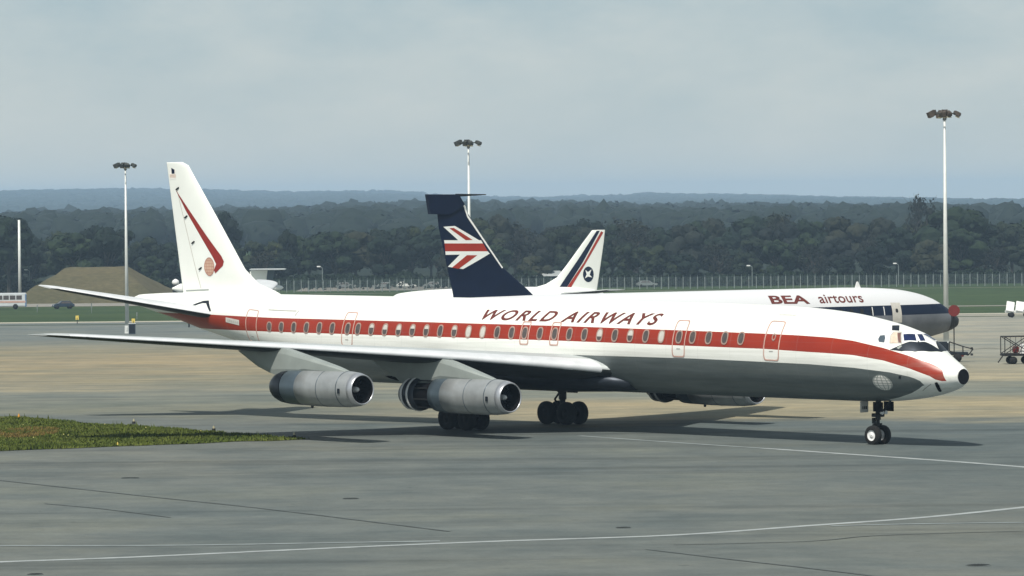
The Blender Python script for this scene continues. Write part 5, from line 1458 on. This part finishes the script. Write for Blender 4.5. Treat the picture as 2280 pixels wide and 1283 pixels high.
special(2160, 460, 915, 2, 'dark tree adjoining the tallest dark tree, right of the tallest mast', 1.1)
special(2049, 431, 960, 3, 'tall thin half-bare tree rising above all others, left of the tallest mast', .55)
special(1727, 470, 950, 3, 'spiky half-bare tree standing above the belt over the roof lettering', .7)
special(1788, 484, 945, 0, 'small dark dome-topped tree poking above the belt, right of the spiky one', .7)
special(1298, 484, 940, 0, 'dark dome-topped tree above the striped fin', .9)
special(18, 476, 880, 2, 'tall dark conical tree at the left edge of the picture', .85)
special(237, 502, 880, 0, 'dark round tree behind the earth mound, left of the left mast', 1.1)
special(168, 512, 880, 2, 'dark broad tree behind the left end of the earth mound', 1.2)
special(500, 464, 985, 2, 'dark slim tree showing just right of the big fin', .7)
special(640, 505, 930, 4, 'slim tree standing alone above the small T-tailed jet', .55)

# hedge of brush under the tree belt
vs, fs = [], []
hg = random.Random(5)
for i in range(24000):
    x = hg.uniform(-125, 125); y = hg.uniform(882, 900)
    if -46 < x < -10 and y < 905 and hg.random() < .8: y += 24
    h = (1.6 + 2.0 * max(0, mnoise.noise(Vector((x * .15, 0, 0))) + .4)) * hg.random() ** .6
    s_ = hg.uniform(.2, .42); p = Vector((x, y, gz(y) + h)); n_ = Vector((hg.gauss(0, 1), hg.gauss(0, 1), hg.gauss(0, 1) + .4)).normalized(); u = n_.orthogonal().normalized() * s_; v_ = n_.cross(u.normalized()) * s_ * .8
    k = len(vs); vs += [p - u - v_, p + u - v_, p + u + v_, p - u + v_]; fs.append((k, k + 1, k + 2, k + 3))
o = from_lists('undergrowth', vs, fs, M['leaf_dark']); tag(o, 'dark scrub filling the foot of the tree belt behind the fence', 'undergrowth', kind='stuff')

# ------------------------------------------------------------------ wooded ridges far off
sky_mid = [(-300, 474), (0, 473), (100, 474), (180, 466), (250, 472), (300, 468), (500, 461), (600, 463), (700, 464), (800, 457), (900, 450), (1000, 451), (1100, 449), (1200, 448), (1300, 449), (1400, 458), (1500, 452), (1560, 450), (1650, 456), (1750, 456), (1850, 460), (1950, 462), (2050, 464), (2150, 466), (2280, 470), (2600, 470)]
sky_far = [(-300, 428), (0, 428), (100, 425), (300, 421), (500, 424), (700, 429), (850, 425), (920, 427), (1000, 435), (1100, 438), (1200, 440), (1300, 436), (1370, 432), (1420, 430), (1480, 433), (1600, 434), (1700, 436), (1800, 440), (1900, 441), (1980, 446), (2050, 455), (2150, 460), (2280, 462), (2600, 462)]
def zsky(px, tab, d): return on_depth(px, interp(px, tab), d).z
def ridge(name, tab, d0, d1, d2, th, mat, nx=140, ny=24):
    vs, fs = [], []
    Xm = 0.17 * d1
    def hgt(x, y):
        px = 1140 + x / d1 * FPX; zt = zsky(px, tab, d1) - th
        f = min(max((y - d0) / (d1 - d0), 0), 1); f = f * f * (3 - 2 * f)
        if y > d1: f = 1 - .5 * (y - d1) / (d2 - d1)
        return gz(y) + (zt - gz(y)) * f + mnoise.fractal(Vector((x / d1 * 18, y / d1 * 8, th)), 1, 2, 4) * .8 * f - 0.3 * (1 - f)
    for j in range(ny + 1):
        y = d0 + (d2 - d0) * j / ny
        for i in range(nx + 1):
            x = -Xm + 2 * Xm * i / nx; vs.append((x, y, hgt(x, y)))
    for j in range(ny):
        for i in range(nx): fs.append((j * (nx + 1) + i, j * (nx + 1) + i + 1, (j + 1) * (nx + 1) + i + 1, (j + 1) * (nx + 1) + i))
    o = from_lists(name, vs, fs, mat, None, True); tag(o, kind='structure'); return hgt
hm = ridge('wooded_hill', sky_mid, 1300, 3300, 3900, 14, M['field'])
hf = ridge('far_hills', sky_far, 4600, 9300, 10600, 11, M['farhill'])
def canopy(name, n, xr, yr, hgt, hr, wr, nl, seed, mat, label, keep=None):
    g = np.random.RandomState(seed); rr = random.Random(seed)
    V = []; CV = []; ICO2V = np.array(ICO_V); ICO2F = np.array(ICO_F)
    for i in range(n):
        y = yr[0] + (yr[1] - yr[0]) * rr.random() ** .8; x = rr.uniform(-xr, xr) * y / yr[1]
        if keep and not keep(x, y): continue
        H = rr.uniform(*hr); W_ = rr.uniform(*wr); z = hgt(x, y)
        P_ = g.normal(size=(nl, 3)); P_ /= np.linalg.norm(P_, axis=1)[:, None]; P_ *= (g.rand(nl, 1) ** .4); 
        P_ = P_ * np.array([W_ / 2, W_ / 2, H * .42]) + np.array([x, y, z + H * .56])
        s_ = W_ * .05 * (.6 + .8 * g.rand(nl, 1)); nn_ = (P_ - np.array([x, y, z + H * .56])) / np.array([W_, W_, H * .84]) * 4 + g.normal(size=(nl, 3)) * .5; a = np.cross(nn_, g.normal(size=(nl, 3))); a /= np.linalg.norm(a, axis=1)[:, None]; b_ = np.cross(a, nn_); b_ /= np.linalg.norm(b_, axis=1)[:, None]
        V.append(np.stack([P_ - a * s_ - b_ * s_, P_ + a * s_ - b_ * s_, P_ + a * s_ + b_ * s_, P_ - a * s_ + b_ * s_], 1).reshape(-1, 3))
        K = ICO2V * (1 + .16 * g.normal(size=(len(ICO2V), 1)))
        CV.append(K * np.array([W_ * .46, W_ * .46, H * .40]) + np.array([x, y, z + H * .56])); 
    V = np.concatenate(V); nq = len(V) // 4
    cv = np.concatenate(CV); nc = len(CV); cf = (np.tile(ICO2F, (nc, 1)) + np.repeat(np.arange(nc) * len(ICO2V), len(ICO2F))[:, None]).astype(np.int32)
    me = bpy.data.meshes.new(name); AV = np.concatenate([V, cv]); nt3 = len(cf)
    me.vertices.add(len(AV)); me.vertices.foreach_set('co', AV.astype(np.float32).ravel())
    li = np.concatenate([np.arange(nq * 4, dtype=np.int32), (cf + nq * 4).ravel().astype(np.int32)])
    me.loops.add(len(li)); me.loops.foreach_set('vertex_index', li); me.polygons.add(nq + nt3)
    me.polygons.foreach_set('loop_start', np.concatenate([np.arange(0, nq * 4, 4), nq * 4 + np.arange(0, nt3 * 3, 3)]).astype(np.int32))
    me.polygons.foreach_set('loop_total', np.concatenate([np.full(nq, 4), np.full(nt3, 3)]).astype(np.int32)); me.update(calc_edges=True)
    me.polygons.foreach_set('use_smooth', np.concatenate([np.zeros(nq, bool), np.ones(nt3, bool)]))
    o = link(name, me, mat); tag(o, label, 'woodland', kind='stuff')
canopy('woodland', 3300, 460, (1500, 3340), hm, (9, 16), (11, 22), 60, 4, M['leaf_ridge'], 'bluish wood covering the nearer ridge behind the tree belt')
canopy('far_woodland', 5200, 1400, (5400, 9400), hf, (9, 14), (22, 42), 20, 6, M['leaf_ridge'], 'pale blue wooded slope of the far hills under the sky', keep=lambda x, y: mnoise.noise(Vector((x * .0026, y * .0016, 1))) < .22)

# ------------------------------------------------------------------ haze
bm = bmesh.new(); bm_box(bm, (0, 5250, 17.0), (11000, 11700, 72.0))
mt = bpy.data.materials.new('haze_air'); mt.use_nodes = True; t = mt.node_tree; t.nodes.clear()
o_ = t.nodes.new('ShaderNodeOutputMaterial'); pv = t.nodes.new('ShaderNodeVolumePrincipled')
pv.inputs['Density'].default_value = 0.00013; pv.inputs['Color'].default_value = (0.54, 0.75, 1.0, 1)
t.links.new(pv.outputs[0], o_.inputs['Volume'])
o = from_bm('haze', bm, mt); tag(o, kind='stuff', label='thin blue haze over the whole airfield', cat='haze')
